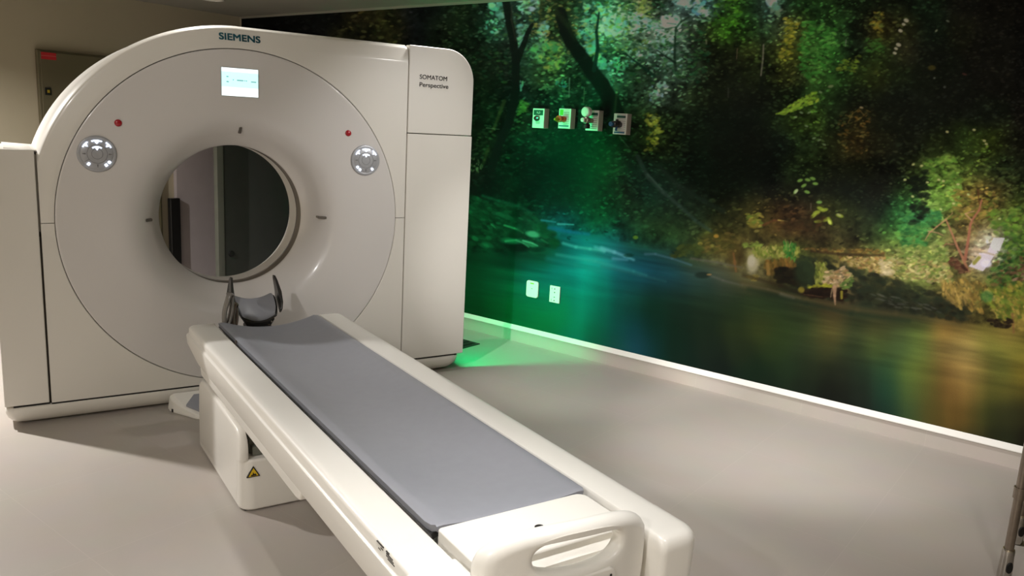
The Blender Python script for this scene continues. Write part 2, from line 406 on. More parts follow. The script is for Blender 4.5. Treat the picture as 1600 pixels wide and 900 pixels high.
def keypad(cx, cz, mirror, where):
    mb = MB(); mb.lathe([(0.079, 0.004), (0.079, -0.004), (0.0765, -0.008), (0.068, -0.0105), (0.0655, -0.0095), (0.063, -0.011), (0.04, -0.0125), (0.0, -0.013)], (cx, 0, cz), (0, 1, 0), (1, 0, 0), (0, 0, 1), n=64)
    k = mb.build('control_panel', M['panel'], scanner, smooth=40); k['label'] = 'round silver control panel with lit icons, ' + where
    for r in (0.022, 0.040):
        c = MB(); c.lathe([(r - 0.0009, -0.0135), (r + 0.0009, -0.0135), (r + 0.0009, -0.0105), (r - 0.0009, -0.0105), (r - 0.0009, -0.0135)], (cx, 0, cz), (0, 1, 0), (1, 0, 0), (0, 0, 1), n=40, cap=False).build('engraved_ring', M['panel_dark'], k, smooth=0)
    for a in (0, 90, 180, 270, 35, 145, 215, 325):
        aa = math.radians(a); q = Vector((math.cos(aa), 0, math.sin(aa))); p_ = Vector((-q.z, 0, q.x)); o_ = Vector((cx, 0, cz))
        r0, r1 = (0.045, 0.058) if a % 90 == 0 else (0.040, 0.060)
        w = 0.003 if a % 90 == 0 else 0.0008
        MB().add([o_ + q * r0 - p_ * w + Vector((0, -0.0135, 0)), o_ + q * r0 + p_ * w + Vector((0, -0.0135, 0)), o_ + q * r1 + p_ * w * .4 + Vector((0, -0.0135, 0)), o_ + q * r1 - p_ * w * .4 + Vector((0, -0.0135, 0)),
                  o_ + q * r0 - p_ * w + Vector((0, -0.009, 0)), o_ + q * r0 + p_ * w + Vector((0, -0.009, 0)), o_ + q * r1 + p_ * w * .4 + Vector((0, -0.009, 0)), o_ + q * r1 - p_ * w * .4 + Vector((0, -0.009, 0))],
                 [(0, 1, 2, 3), (4, 7, 6, 5), (0, 4, 5, 1), (1, 5, 6, 2), (2, 6, 7, 3), (3, 7, 4, 0)]).build('key_mark', M['panel_dark'], k, smooth=0)
    def lit(mb): return mb.build('lit_icon', M['lit'], k, smooth=0)
    lit(arc_icon(cx, cz, 0.058, PI / 2, 0.36, 0.0028, True)); lit(arc_icon(cx, cz, 0.031, PI / 2, 0.62, 0.0026, True))
    lit(arc_icon(cx, cz, 0.062, math.radians(139), 0.24, 0.0024, True)); lit(arc_icon(cx, cz, 0.062, math.radians(41), 0.24, 0.0024, True))
    one, two = ((math.radians(231), (math.radians(305), math.radians(323))) if not mirror else (math.radians(308), (math.radians(218), math.radians(236))))
    lit(lump_icon(cx, cz, 0.056, one, 0.085, 0.0065))
    for a in two: lit(lump_icon(cx, cz, 0.058, a, 0.085, 0.006))
keypad(-0.625, 1.208, False, 'left of the bore'); keypad(0.621, 1.210, True, 'right of the bore')
for x, w in ((-0.536, 'left'), (0.527, 'right')):
    mb = MB(); mb.lathe([(0.0155, 0.003), (0.0155, -0.003), (0.0140, -0.006), (0.0095, -0.0085), (0.0, -0.0095)], (x, 0, 1.3445), (0, 1, 0), (1, 0, 0), (0, 0, 1), n=32)
    b = mb.build('stop_button', M['red'], scanner, smooth=50); b['label'] = 'round red stop button, ' + w + ' of the display'
def on_funnel(ang, r, w, h, tilt):
    c, s = math.cos(ang), math.sin(ang); mb = MB(); P = []
    for a, b in rrect(-w, w, -h, h, min(w, h) * .6, 3):
        rr = r + a
        x, z = rr * c - (b) * s, ZC + rr * s + (b) * c
        d = math.hypot(x, z - ZC); P.append((x, funnel(d), z))
    ym = min(y for x, y, z in P)
    mb.loft([[(x, min(y, ym + 0.02) - 0.0045, z) for x, y, z in P], [(x, y + 0.008, z) for x, y, z in P]])
    return mb.build('laser_window', M['slot'], scanner, smooth=0)
on_funnel(PI / 2, 0.428, 0.0155, 0.0065, 0); on_funnel(PI, 0.416, 0.016, 0.0065, 0); on_funnel(0, 0.413, 0.019, 0.0065, 0)

# ------------------------------------------------------------------ patient table (axis along y)
table = thing('patient_table', (0, -1.6, 0), 'long white patient table with grey padded top in front of the scanner', 'table')
ZR = 0.5075
half = [(0.236, 0.455), (0.236, 0.4995), (0.240, 0.5060), (0.246, 0.5075), (0.318, 0.5075), (0.332, 0.5062), (0.3415, 0.5015), (0.3455, 0.494), (0.3455, 0.479), (0.348, 0.4745), (0.3545, 0.4715), (0.356, 0.466), (0.3545, 0.43), (0.350, 0.40), (0.346, 0.386), (0.340, 0.382), (0.25, 0.380)]
sec = [(-x, z) for x, z in half] + [(x, z) for x, z in reversed(half)]
def station(y, zb=None, sx=1.0, lift=0.0):
    out = []
    for x, z in sec:
        if zb is not None and z < 0.45: z = 0.45 - (0.45 - z) * zb
        out.append((x * sx, y, z))
    return out
ys = [(-0.405, 0.40, 0.98), (-0.409, 0.46, 0.995), (-0.418, 0.52, 1.0), (-0.48, 0.70, 1.0), (-0.56, 0.92, 1.0), (-0.60, 0.985, 1.0), (-0.66, 1.0, 1.0), (-0.90, 1.0, 1.0)]
loops = [station(*q) for q in ys] + [station(y) for y in (-1.3, -1.8, -2.3, -2.62)]
mb = MB(); mb.loft(loops); body = mb.build('table_body', M['table'], table, smooth=38)
# rounded end blocks and apron at the near end
for sx in (-1, 1):
    P = [(-2.56, 0), (-2.56, 1)]
    pl = rrect(0.226, 0.3555, -2.755, -2.60, (0.018, 0.050, 0.0, 0.0), 10)
    L_ = []
    for z, ins in ((0.34, 0.004), (0.47, 0.0), (0.482, 0.001), (0.492, 0.004), (0.500, 0.009), (0.5050, 0.016), (0.5073, 0.026), (0.5076, 0.04)):
        L_.append([(sx * (0.2965 + (x - 0.2965) * (1 - ins * (1.2 if x > 0.2965 else 0.3) / 0.06)), -2.60 + (y + 2.60) * (1 - ins / 0.155), z) for x, y in pl])
    MB().loft(L_).build('end_block', M['table'], table, smooth=50)
MB().prism(rrect(-0.232, 0.222, 0.345, 0.440, 0.01, 3), lambda x, z: (x, -2.60, z), lambda x, z: (x, -2.640, z)).build('end_apron', M['table'], table, bevel=0.006, seg=3)
# slot floor
MB().box((-0.236, -2.62, 0.440), (0.236, -0.42, 0.452)).build('slot_floor', M['dark'], table, smooth=0)
# lower skirts
MB().prism([(-0.62, 0.386), (-0.64, 0.350), (-1.86, 0.347), (-1.895, 0.352), (-1.915, 0.386)], lambda y, z: (-0.344, y, z), lambda y, z: (0.344, y, z)).build('lower_skirt', M['table'], table, bevel=0.006)
MB().prism([(-0.66, 0.36), (-0.70, 0.292), (-1.405, 0.288), (-1.475, 0.360)], lambda y, z: (-0.303, y, z), lambda y, z: (0.303, y, z)).build('lift_shroud', M['table'], table, bevel=0.004)
# side label
lab = []
for (y0, y1, z) in ((-2.44, -2.475, 0.4985), (-2.462, -2.474, 0.4925), (-2.450, -2.462, 0.4865), (-2.49, -2.505, 0.4985), (-2.492, -2.525, 0.4940), (-2.492, -2.530, 0.4895), (-2.50, -2.535, 0.4850)):
    MB().box((-0.3464, y1, z - 0.0012), (-0.3440, y0, z + 0.0012)).build('printed_mark', M['ink'], table, smooth=0)
# mattress on the concave table top
def sag(y):
    k = max(0.0, min(1.0, (y + 2.47) / 0.30)); k = k * k * (3 - 2 * k)
    return 0.014 + 0.030 * k
def pad_sec(y, top, drop=0.0, wx=0.2225):
    pts = []
    for i in range(25):
        x = -wx + 2 * wx * i / 24; q = (x / 0.2225)
        e = max(0.0, (abs(q) - 0.9) / 0.1)
        pts.append((x, y, 0.522 - sag(y) * (1 - q * q) - 0.010 * e * e - drop + top))
    return pts
rows = []
for y in (-0.418, -0.422, -0.43, -0.45, -0.6, -0.9, -1.3, -1.8, -2.15, -2.2, -2.25, -2.3, -2.35, -2.4, -2.43, -2.455, -2.465, -2.47):
    dr = 0.004 if y in (-0.418, -2.47) else (0.0012 if y in (-0.422, -2.465) else 0)
    wx = 0.2225 if y > -2.44 else (0.2225 - (0.010 if y < -2.46 else 0.003))
    T = pad_sec(y, 0, dr, wx); B = pad_sec(y, -0.018, 0, wx); B = [(x * 0.985, yy, z) for x, yy, z in B]
    rows.append(T + list(reversed(B)))
mb = MB(); mb.loft(rows); mattress = mb.build('mattress', M['pad'], table, smooth=50)
rows = []
for y in (-0.416, -0.6, -1.3, -2.15, -2.25, -2.35, -2.46):
    T = pad_sec(y, -0.019); B = pad_sec(y, -0.034); rows.append([(x * 1.0, yy, z) for x, yy, z in T] + [(x * 0.97, yy, z) for x, yy, z in reversed(B)])
MB().loft(rows).build('table_top_shell', M['carbon'], table, smooth=50)
MB().box((-0.2285, -0.735, 0.500), (-0.2225, -0.725, 0.512)).build('pad_clip', M['steel'], table, smooth=0)
# end board, inset plate and socket
board = MB().prism(rrect(-0.2135, 0.2035, -2.668, -2.474, (0.02, 0.02, 0.028, 0.010), 5), lambda x, y: (x, y, 0.470), lambda x, y: (x, y, 0.514)).build('end_board', M['table'], table, bevel=0.006, seg=3)
MB().prism(rrect(-0.150, 0.155, -2.655, -2.487, 0.006, 3), lambda x, y: (x, y, 0.5130), lambda x, y: (x, y, 0.5146)).build('inset_plate', M['table'], board, bevel=0.001, seg=1)
MB().lathe([(0.0, -0.001), (0.0105, -0.001), (0.0115, 0.0006), (0.0, 0.0006)], (-0.002, -2.578, 0.5155), (0, 0, 1), (1, 0, 0), (0, 0.8, 0), n=24, cap=False).build('socket', M['dark'], board, smooth=0)
# handle: arched plate with a long slot, standing at the end of the board
N = 120
def arch(k, dz=0.0):
    P = []
    for i in range(N):
        a = 2 * PI * i / N; c, s = math.cos(a), math.sin(a); e = 2.55 if s > 0 else 6.0
        x = math.copysign(abs(c) ** (2 / e), c) * (0.231 - k); z = math.copysign(abs(s) ** (2 / e), s)
        z = z * ((0.092 - k) if z > 0 else 0.15)
        P.append((-0.008 + x, 0.508 + z - 0.055 * x * ramp01((z + 0.02) / 0.06) + dz))
    return P
def ramp01(t): return max(0.0, min(1.0, t))
def slot(g):
    P = []
    for i in range(N):
        a = 2 * PI * i / N; c, s = math.cos(a), math.sin(a); e = 2.5
        x = math.copysign(abs(c) ** (2 / e), c) * (0.119 + g); z = math.copysign(abs(s) ** (2 / e), s) * (0.040 + g)
        P.append((-0.005 + x, 0.534 + z - 0.055 * x))
    return P
def bow(dy):
    def f(x, z):
        u = (x + 0.008) / 0.231
        return (x, -2.735 + 0.045 * u * u + dy, z)
    return f
def rp(P, dy): h_ = bow(dy); return [h_(x, z) for x, z in P]
L = [rp(slot(0.0), 0.004), rp(slot(0.001), -0.004), rp(slot(0.005), -0.010), rp(slot(0.012), -0.013), *[rp([(a[0] + (b[0] - a[0]) * k, a[1] + (b[1] - a[1]) * k) for a, b in zip(slot(0.014), arch(0.028))], -0.0138) for k in (0.1, 0.3, 0.5, 0.7, 0.9)], rp(arch(0.026), -0.014), rp(arch(0.015), -0.012), rp(arch(0.006), -0.005), rp(arch(0.001), 0.004), rp(arch(0.0), 0.012),
     rp(arch(0.001), 0.020), rp(arch(0.006), 0.027), rp(arch(0.014), 0.031), rp(slot(0.010), 0.031), rp(slot(0.004), 0.026), rp(slot(0.001), 0.018), rp(slot(0.0), 0.004)]
mb = MB(); mb.loft(L, cap=False)
handle = mb.build('end_handle', M['table'], table, smooth=70)
MB().prism([(-2.60, 0.44), (-2.600, 0.500), (-2.662, 0.4985), (-2.676, 0.490), (-2.685, 0.484), (-2.688, 0.44)], lambda y, z: (-0.195, y, z), lambda y, z: (0.175, y, z)).build('handle_well', M['table'], table, smooth=50)
# latch plate with keyhole below the slot
mb = MB(); mb.prism(rrect(-0.115, 0.095, 0.40, 0.482, (0.01, 0.01, 0.022, 0.05), 8), lambda x, z: (x, -2.7545 + 0.045 * ((x + 0.008) / 0.231) ** 2, z - 0.03 * x), lambda x, z: (x, -2.735 + 0.045 * ((x + 0.008) / 0.231) ** 2, z - 0.03 * x))
lp = mb.build('latch_plate', M['table'], table, bevel=0.006, seg=3)
MB().box((0.075, -2.7505, 0.447), (0.079, -2.735, 0.464)).build('keyhole', M['dark'], lp, smooth=0)
# pedestal
ped = MB().prism(rrect(-0.3355, 0.3355, -1.222, -0.46, (0.05, 0.05, 0.09, 0.09), 10), lambda x, y: (x, y, 0.004), lambda x, y: (x, y, 0.200)).build('pedestal', M['table'], table, bevel=0.010, seg=3, angle=60)
CK = [(-0.54, 0.03), (-1.150, 0.03), (-1.165, 0.10), (-1.172, 0.188), (-1.214, 0.196), (-1.217, 0.215), (-1.216, 0.245), (-1.206, 0.272), (-1.185, 0.292), (-1.150, 0.304), (-0.90, 0.312), (-0.64, 0.320), (-0.58, 0.314), (-0.545, 0.29), (-0.535, 0.2)]
def inset(P, d):
    return [(y + (d if y < -1.15 else (-d if y > -0.60 else 0)), z - (d if z > 0.28 else 0)) if z > 0.193 else (y, z) for y, z in P]
for sx in (-1, 1):
    MB().loft([[(sx * xx, y, z) for y, z in inset(CK, d)] for xx, d in ((0.3360, 0.011), (0.3345, 0.006), (0.331, 0.002), (0.327, 0.0), (0.309, 0.0), (0.306, 0.003))]).build('pedestal_cheek', M['table'], table, smooth=50)
MB().box((-0.29, -1.16, 0.2), (0.29, -0.50, 0.30)).build('lift_bellows', M['graytrim'], table, smooth=0)
MB().box((-0.285, -1.19, 0.203), (0.285, -1.15, 0.235)).build('pedestal_rim', M['graytrim'], table, smooth=0)
MB().box((-0.318, -1.20, 0.0), (0.318, -0.50, 0.012)).build('pedestal_foot', M['dark'], table, smooth=0)
# warning sign on the pedestal front
cxw, czw, sw = -0.292, 0.150, 0.0235
def tri(k, y0, y1, m, name, par): 
    P = [(cxw + k * sw * math.cos(a), czw + k * sw * math.sin(a)) for a in (PI / 2, PI / 2 + 2 * PI / 3, PI / 2 + 4 * PI / 3)]
    return MB().prism(P, lambda x, z: (x, y0, z), lambda x, z: (x, y1, z)).build(name, M[m], par, smooth=0)
YF = -1.2235
ws = tri(1.18, YF - 0.0012, YF + 0.006, 'black', 'warning_sign', table); ws['label'] = 'yellow triangular warning sticker with black border'
tri(0.88, YF - 0.0018, YF - 0.0010, 'yellow', 'sign_field', ws)
MB().prism([(cxw - 0.0095, czw - 0.009), (cxw + 0.010, czw - 0.009), (cxw + 0.010, czw - 0.005), (cxw + 0.006, czw - 0.001), (cxw + 0.003, czw - 0.003), (cxw - 0.001, czw + 0.004), (cxw - 0.003, czw + 0.003), (cxw - 0.002, czw - 0.003), (cxw - 0.0095, czw - 0.005)], lambda x, z: (x, YF - 0.0024, z), lambda x, z: (x, YF - 0.0016, z)).build('sign_pictogram', M['black'], ws, smooth=0)
# head holder at the far end of the table top: a tilted trough between two horns
def cradle(k, u, off=0.0):
    """k = -1..1 across, u = 0 near rim .. 1 far rim"""
    return (k * (0.084 + 0.010 * u), -0.252 + 0.118 * u, 0.470 + 0.076 * u + 0.006 * math.sin(PI * u) + (0.032 - 0.006 * u) * k * k - off)
def trough(top, bot, k1, u0, u1):
    rows = []
    for j in range(13):
        u = u0 + (u1 - u0) * j / 12; e = 0.004 if j in (0, 12) else (0.001 if j in (1, 11) else 0)
        kk = k1 * (1 - 0.10 * (2 * j / 12 - 1) ** 4)
        T = [cradle(-kk + 2 * kk * i / 20, u, top + e) for i in range(21)]; B = [cradle(-kk + 2 * kk * i / 20, u, bot) for i in range(21)]
        rows.append(T + list(reversed(B)))
    return MB().loft(rows)
hold = trough(0.010, 0.019, 1.10, -0.02, 1.0).build('head_holder', M['carbon'], table, smooth=50)
hold['label'] = 'dark head holder with horns and a grey pad'
trough(-0.004, 0.0095, 1.0, 0.01, 1.0).build('head_pad', M['pad'], hold, smooth=50)
for sx in (-1, 1):
    P = [(-0.250, 0.494), (-0.258, 0.512), (-0.245, 0.545), (-0.215, 0.590), (-0.180, 0.640), (-0.162, 0.658), (-0.140, 0.657), (-0.132, 0.645), (-0.130, 0.575), (-0.140, 0.545)]
    def f(off):
        def h_(y, z): return (sx * (0.094 + off + 0.016 * math.sin(PI * max(0, min(1, (z - 0.49) / 0.17)))), y, z)
        return h_
    MB().prism(P, f(0.0), f(0.010)).build('horn', M['carbon'], hold, bevel=0.003, seg=2)
MB().prism([(-0.074, 0.474), (-0.04, 0.463), (0.04, 0.463), (0.074, 0.474), (0.046, 0.428), (-0.046, 0.428)], lambda x, z: (x, -0.256, z - 0.006), lambda x, z: (x, -0.21, z)).build('cradle_bracket', M['black'], hold, bevel=0.003)
MB().prism(rrect(-0.055, 0.055, -0.46, -0.16, 0.02, 4), lambda x, y: (x, y, 0.424), lambda x, y: (x, y, 0.438)).build('holder_tongue', M['black'], hold, bevel=0.003)
for x, z in ((0.056, 0.456), (0.044, 0.441)):
    MB().lathe([(0.0, -0.004), (0.0045, -0.004), (0.005, 0.0), (0.005, 0.004)], (x, -0.258, z), (0, 1, 0), (1, 0, 0), (0, 0, 1), n=16).build('bolt', M['chrome'], hold, smooth=30)
# looped straps at the head end
def loop_strap(cx, cy, z0, z1, w, r, m, flat, tilt):
    pts = []
    for i in range(28):
        a = 2 * PI * i / 28; c, s = math.cos(a), math.sin(a)
        z = (z0 + z1) / 2 + (z1 - z0) / 2 * s
        x = cx + w * c * (1 - 0.25 * (s if s > 0 else 0)) + tilt * (s + 1) / 2
        pts.append((x, cy + 0.01 * c, z))
    return MB().tube(pts, r, n=10, flat=flat, up=(0, 1, 0), close=True).build('strap_loop', M[m], table, smooth=60)
loop_strap(-0.187, -0.405, 0.492, 0.632, 0.0165, 0.0100, 'strap', 2.2, 0.020)
loop_strap(-0.146, -0.375, 0.482, 0.578, 0.0105, 0.0120, 'strap2', 1.7, 0.004)
# ------------------------------------------------------------------ foot switch on the floor by the plinth
fs = thing('foot_switch', (-0.27, -0.12, 0), 'low white foot switch with grey pedal on the floor against the scanner plinth', 'foot switch')
poly = [(-0.372, -0.012), (-0.370, -0.05), (-0.355, -0.085), (-0.325, -0.135), (-0.285, -0.205), (-0.262, -0.222), (-0.12, -0.222), (-0.12, -0.012)]
mb = MB()
mb.loft([[(x, y, 0.0) for x, y in poly], [(x, y, 0.014) for x, y in poly], [(-0.25 + (x + 0.25) * 0.95, -0.10 + (y + 0.10) * 0.94, 0.022 + 0.05 * max(0, (y + 0.19) / 0.19)) for x, y in poly], [(-0.25 + (x + 0.25) * 0.80, -0.10 + (y + 0.10) * 0.78, 0.026 + 0.062 * max(0, (y + 0.19) / 0.19)) for x, y in poly]])
mb.build('switch_housing', M['table'], fs, bevel=0.006, seg=2)
pp = [(-0.312, -0.128), (-0.262, -0.055), (-0.20, -0.055), (-0.20, -0.19), (-0.258, -0.196)]
MB().loft([[(x, y, 0.024 + 0.052 * max(0, (y + 0.19) / 0.19)) for x, y in pp], [(x, y, 0.034 + 0.058 * max(0, (y + 0.19) / 0.19)) for x, y in pp]]).build('pedal', M['pad'], fs, bevel=0.003, seg=2)
MB().box((-0.365, -0.075, 0.004), (-0.352, -0.062, 0.018)).build('rubber_foot', M['dark'], fs, smooth=0)
MB().box((-0.262, -0.226, 0.010), (-0.225, -0.205, 0.045)).build('cable_socket', M['table'], fs, bevel=0.004)

# ------------------------------------------------------------------ back wall: electrical cabinet, door, dark cupboard
def wmb(mb_pts): return mb_pts
def rb(mb, a, t, z): return mb.box((a[0], t[0], z[0]), (a[1], t[1], z[1]), fr=wl)
ec = thing('electrical_cabinet', wl(0.7, TB + 0.03, 0.02), 'tall olive grey electrical cabinet with red label against the back wall behind the scanner', 'cabinet')
rb(MB(), (0.276, 1.165), (TB + 0.002, TB + 0.040), (0.02, 1.782)).build('cabinet_body', M['cabinet'], ec, bevel=0.006, seg=2)
rb(MB(), (0.292, 1.150), (TB + 0.040, TB + 0.052), (0.05, 1.768)).build('door', M['cabinet'], ec, bevel=0.004, seg=2)
cl = rb(MB(), (0.297, 0.398), (TB + 0.052, TB + 0.054), (1.716, 1.764)).build('warning_label', M['label_red'], ec, smooth=0); cl['label'] = 'red rectangular label with a thin pale line'
rb(MB(), (0.297, 0.398), (TB + 0.054, TB + 0.0545), (1.7395, 1.7425)).build('label_line', mat('label_line', (196, 120, 110), rough=.5), cl, smooth=0)
lk = rb(MB(), (0.308, 0.350), (TB + 0.052, TB + 0.060), (1.468, 1.520)).build('lock_plate', M['black'], ec, bevel=0.002)
rb(MB(), (0.322, 0.338), (TB + 0.060, TB + 0.064), (1.484, 1.504)).build('lock_keyhole', M['brass'], lk, smooth=0)
# door leaf seen through the bore
dr = wbox('door_1', (1.294, 1.90), (TB, TB + 0.045), (0.0, 1.80), M['lav'], bevel=0)
blk = tag(rb(MB(), (1.205, 1.290), (TB + 0.05, TB + 0.10), (0.0, 0.700)).build('power_unit', M['black'], None, loc=wl(1.25, TB + 0.05, 0), bevel=0.006), 'narrow black upright unit on the floor at the back wall, seen through the bore', 'equipment')
cb = struct(rb(MB(), (1.300, 1.925), (-2.245, -2.205), (0.012, 1.78)).build('door_2', M['graycab'], None, loc=wl(1.6, -2.22, 0), bevel=0.002, seg=1))
rb(MB(), (1.243, 1.299), (-2.250, -2.200), (0.0, 1.78)).build('door_edge', M['graytrim'], cb, bevel=0.003, seg=1)
MB().lathe([(0.0, 0.012), (0.022, 0.010), (0.026, 0.0), (0.026, -0.004)], wl(1.358, -2.205, 0.315), WT, WN, UP, n=24).build('lock', M['black'], cb, smooth=40)

# ------------------------------------------------------------------ medical gas outlets on the mural wall
MUR = 0.004
def on_wall(t, z, off=0.0): return wl(WD - MUR - off, t, z)
def gas_box(t0, z0, label):
    g = thing('gas_outlet_box', on_wall(t0 + 0.045, z0), label, 'gas outlet', 'medical gas outlets in a row on the mural wall')
    mb = MB(); mb.box((WD - MUR - 0.050, t0, z0), (WD - MUR, t0 + 0.090, z0 + 0.121), fr=wl)
    mb.build('outlet_box', M['boxside'], g, bevel=0.003, seg=2)
    mb = MB(); mb.box((WD - MUR - 0.0535, t0 + 0.001, z0 + 0.001), (WD - MUR - 0.050, t0 + 0.089, z0 + 0.120), fr=wl)
    f = mb.build('face_plate', M['plate'], g, bevel=0.001, seg=1)
    return g, f
F0 = 0.0535
def mark(par, name, m, t, z, d=0.0006): return MB().box((WD - MUR - F0 - d, t[0], z[0]), (WD - MUR - F0 + 0.0004, t[1], z[1]), fr=wl).build(name, M[m], par, smooth=0)
def valve(par, name, t, z, prof, m):
    return MB().lathe(prof, on_wall(t, z, F0), -WN, WT, UP, n=24).build(name, M[m], par, smooth=40)
g, f = gas_box(0.311, 1.423, 'white gas outlet box with dark green N2O header, leftmost of the four')
mark(f, 'header', 'hdr', (0.319, 0.392), (1.502, 1.534))
text('gas_lettering', 'N\u2082O', M['plate'], f, on_wall(0.344, 1.512, F0 + 0.0008), WT, UP, 0.013, 0.026, depth=0.0006)
for z in (1.459, 1.452): mark(f, 'small_print', 'stripe', (0.340, 0.372), (z, z + 0.0022))
v = valve(g, 'valve', 0.352, 1.482, [(0.017, 0.0), (0.017, 0.014), (0.012, 0.018), (0.012, 0.026), (0.0, 0.027)], 'black')
valve(v, 'knob', 0.362, 1.486, [(0.008, 0.014), (0.009, 0.028), (0.0, 0.032)], 'chrome')
g, f = gas_box(0.511, 1.428, 'white gas outlet box with an orange and yellow valve, second from left')
mark(f, 'header', 'hdr_green', (0.519, 0.545), (1.508, 1.542))
for i in range(9): mark(f, 'small_print', 'stripe', (0.548, 0.590), (1.440 + i * 0.0105, 1.4425 + i * 0.0105))
mark(f, 'header', 'hdr_blue', (0.517, 0.590), (1.440, 1.4475))
v = valve(g, 'valve', 0.553, 1.484, [(0.018, 0.0), (0.018, 0.020), (0.012, 0.024), (0.012, 0.040)], 'orange')
valve(v, 'collar', 0.553, 1.484, [(0.016, 0.040), (0.021, 0.044), (0.021, 0.060), (0.012, 0.064)], 'orange')
valve(v, 'nozzle', 0.553, 1.480, [(0.011, 0.064), (0.013, 0.074), (0.009, 0.094), (0.005, 0.104), (0.0, 0.105)], 'brass')
g, f = gas_box(0.711, 1.424, 'white gas outlet box carrying a round pressure gauge and black knob, third from left')
for i in range(8): mark(f, 'small_print', 'stripe', (0.748, 0.792), (1.436 + i * 0.0115, 1.4385 + i * 0.0115))
mark(f, 'header', 'hdr', (0.722, 0.794), (1.513, 1.530))
v = valve(g, 'regulator', 0.752, 1.482, [(0.016, 0.0), (0.016, 0.030), (0.020, 0.034), (0.020, 0.070), (0.012, 0.074), (0.012, 0.088), (0.0, 0.09)], 'steel')
MB().lathe([(0.0, 0.022), (0.024, 0.021), (0.029, 0.016), (0.030, -0.012), (0.0, -0.014)], on_wall(0.748, 1.532, F0 + 0.052), -WN, WT, UP, n=32).build('pressure_gauge', M['plate'], v, smooth=40)
MB().tube([on_wall(0.750, 1.488, F0 + 0.052), on_wall(0.748, 1.515, F0 + 0.052)], 0.006).build('gauge_stem', M['chrome'], v)
MB().lathe([(0.019, 0.0), (0.022, 0.004), (0.022, 0.026), (0.0, 0.028)], on_wall(0.752, 1.462, F0 + 0.052), -UP, WT, WN, n=20).build('knob', M['black'], v, smooth=30)
MB().lathe([(0.0, 0.012), (0.012, 0.010), (0.013, -0.004), (0.0, -0.006)], on_wall(0.752, 1.484, F0 + 0.092), -WN, WT, UP, n=20).build('outlet_cap', M['plate'], v, smooth=40)
g, f = gas_box(0.904, 1.411, 'white gas outlet box with a black valve and blue tip, rightmost of four')
for i in range(9): mark(f, 'small_print', 'stripe', (0.925, 0.986), (1.430 + i * 0.0115, 1.4325 + i * 0.0115))
mark(f, 'header', 'hdr', (0.926, 0.984), (1.506, 1.519)); mark(f, 'header', 'hdr_blue', (0.914, 0.984), (1.418, 1.427))
v = valve(g, 'valve', 0.946, 1.468, [(0.019, 0.0), (0.019, 0.016), (0.012, 0.020), (0.012, 0.046), (0.019, 0.050), (0.019, 0.076), (0.010, 0.080)], 'black')
valve(v, 'nozzle', 0.946, 1.468, [(0.010, 0.078), (0.013, 0.084), (0.013, 0.100), (0.0, 0.105)], 'hdr_blue')
MB().tube([on_wall(0.946, 1.475, F0 + 0.03), on_wall(0.946, 1.497, F0 + 0.03)], 0.008).build('lever', M['black'], v)
MB().tube([on_wall(0.941, 1.462, F0 + 0.02), on_wall(0.938, 1.43, F0 + 0.022)], 0.007).build('drain_tube', M['hdr_blue'], v)

# sockets low on the mural wall
s1 = thing('wall_switch_plate', on_wall(0.357, 0.33), 'white rounded wall plate with small green light, left of the power socket', 'wall plate')
MB().prism(rrect(0.309, 0.405, 0.326, 0.4365, (0.018, 0.018, 0.016, 0.016), 6), lambda t, z: wl(WD - MUR, t, z), lambda t, z: wl(WD - MUR - 0.014, t, z)).build('plate', M['plate'], s1, bevel=0.005, seg=3)
MB().prism(rrect(0.342, 0.372, 0.416, 0.424, 0.003, 2), lambda t, z: wl(WD - MUR - 0.013, t, z), lambda t, z: wl(WD - MUR - 0.0150, t, z)).build('indicator_light', mat('indicator', (130, 160, 40), rough=.4, emit=(150, 220, 60), es=.25), s1, smooth=0)
MB().box((WD - MUR - 0.0150, 0.352, 0.384), (WD - MUR - 0.013, 0.362, 0.388), fr=wl).build('button_mark', M['stripe'], s1, smooth=0)
s2 = thing('power_socket', on_wall(0.536, 0.32), 'white rectangular power socket with four dark holes, low on the mural wall', 'power socket')
MB().box((WD - MUR - 0.010, 0.497, 0.321), (WD - MUR, 0.576, 0.431), fr=wl).build('plate', M['plate'], s2, bevel=0.003, seg=2)
for z in (0.412, 0.389, 0.358, 0.336):
    MB().lathe([(0.0, 0.0004), (0.0042, 0.0004), (0.0042, -0.002), (0.0, -0.002)], on_wall(0.5365, z, 0.010), -WN, WT, UP, n=14, cap=False).build('pin_hole', M['dark'], s2, smooth=0)
for z in (0.412, 0.338):
    MB().box((WD - MUR - 0.0106, 0.512, z - 0.006), (WD - MUR - 0.0095, 0.515, z + 0.006), fr=wl).build('earth_slot', M['stripe'], s2, smooth=0)

# dark plate in the floor behind the scanner's right side
cx_, cy_ = 1.634, 0.438
an = Vector((cx_, cy_, 0)).dot(WN); tn = Vector((cx_, cy_, 0)).dot(WT)
gr = thing('floor_plate', wl(an - 0.14, tn - 0.16, 0), 'dark square plate lying on the floor beside the scanner in the green light', 'floor plate')
MB().box((an - 0.28, tn - 0.32, 0.0005), (an, tn, 0.006), fr=wl).build('plate', M['grate'], gr, bevel=0.001, seg=1)
for i in range(6):
    MB().box((an - 0.26, tn - 0.30 + i * 0.05, 0.006), (an - 0.02, tn - 0.275 + i * 0.05, 0.0085), fr=wl).build('slat', M['dark'], gr, smooth=0)

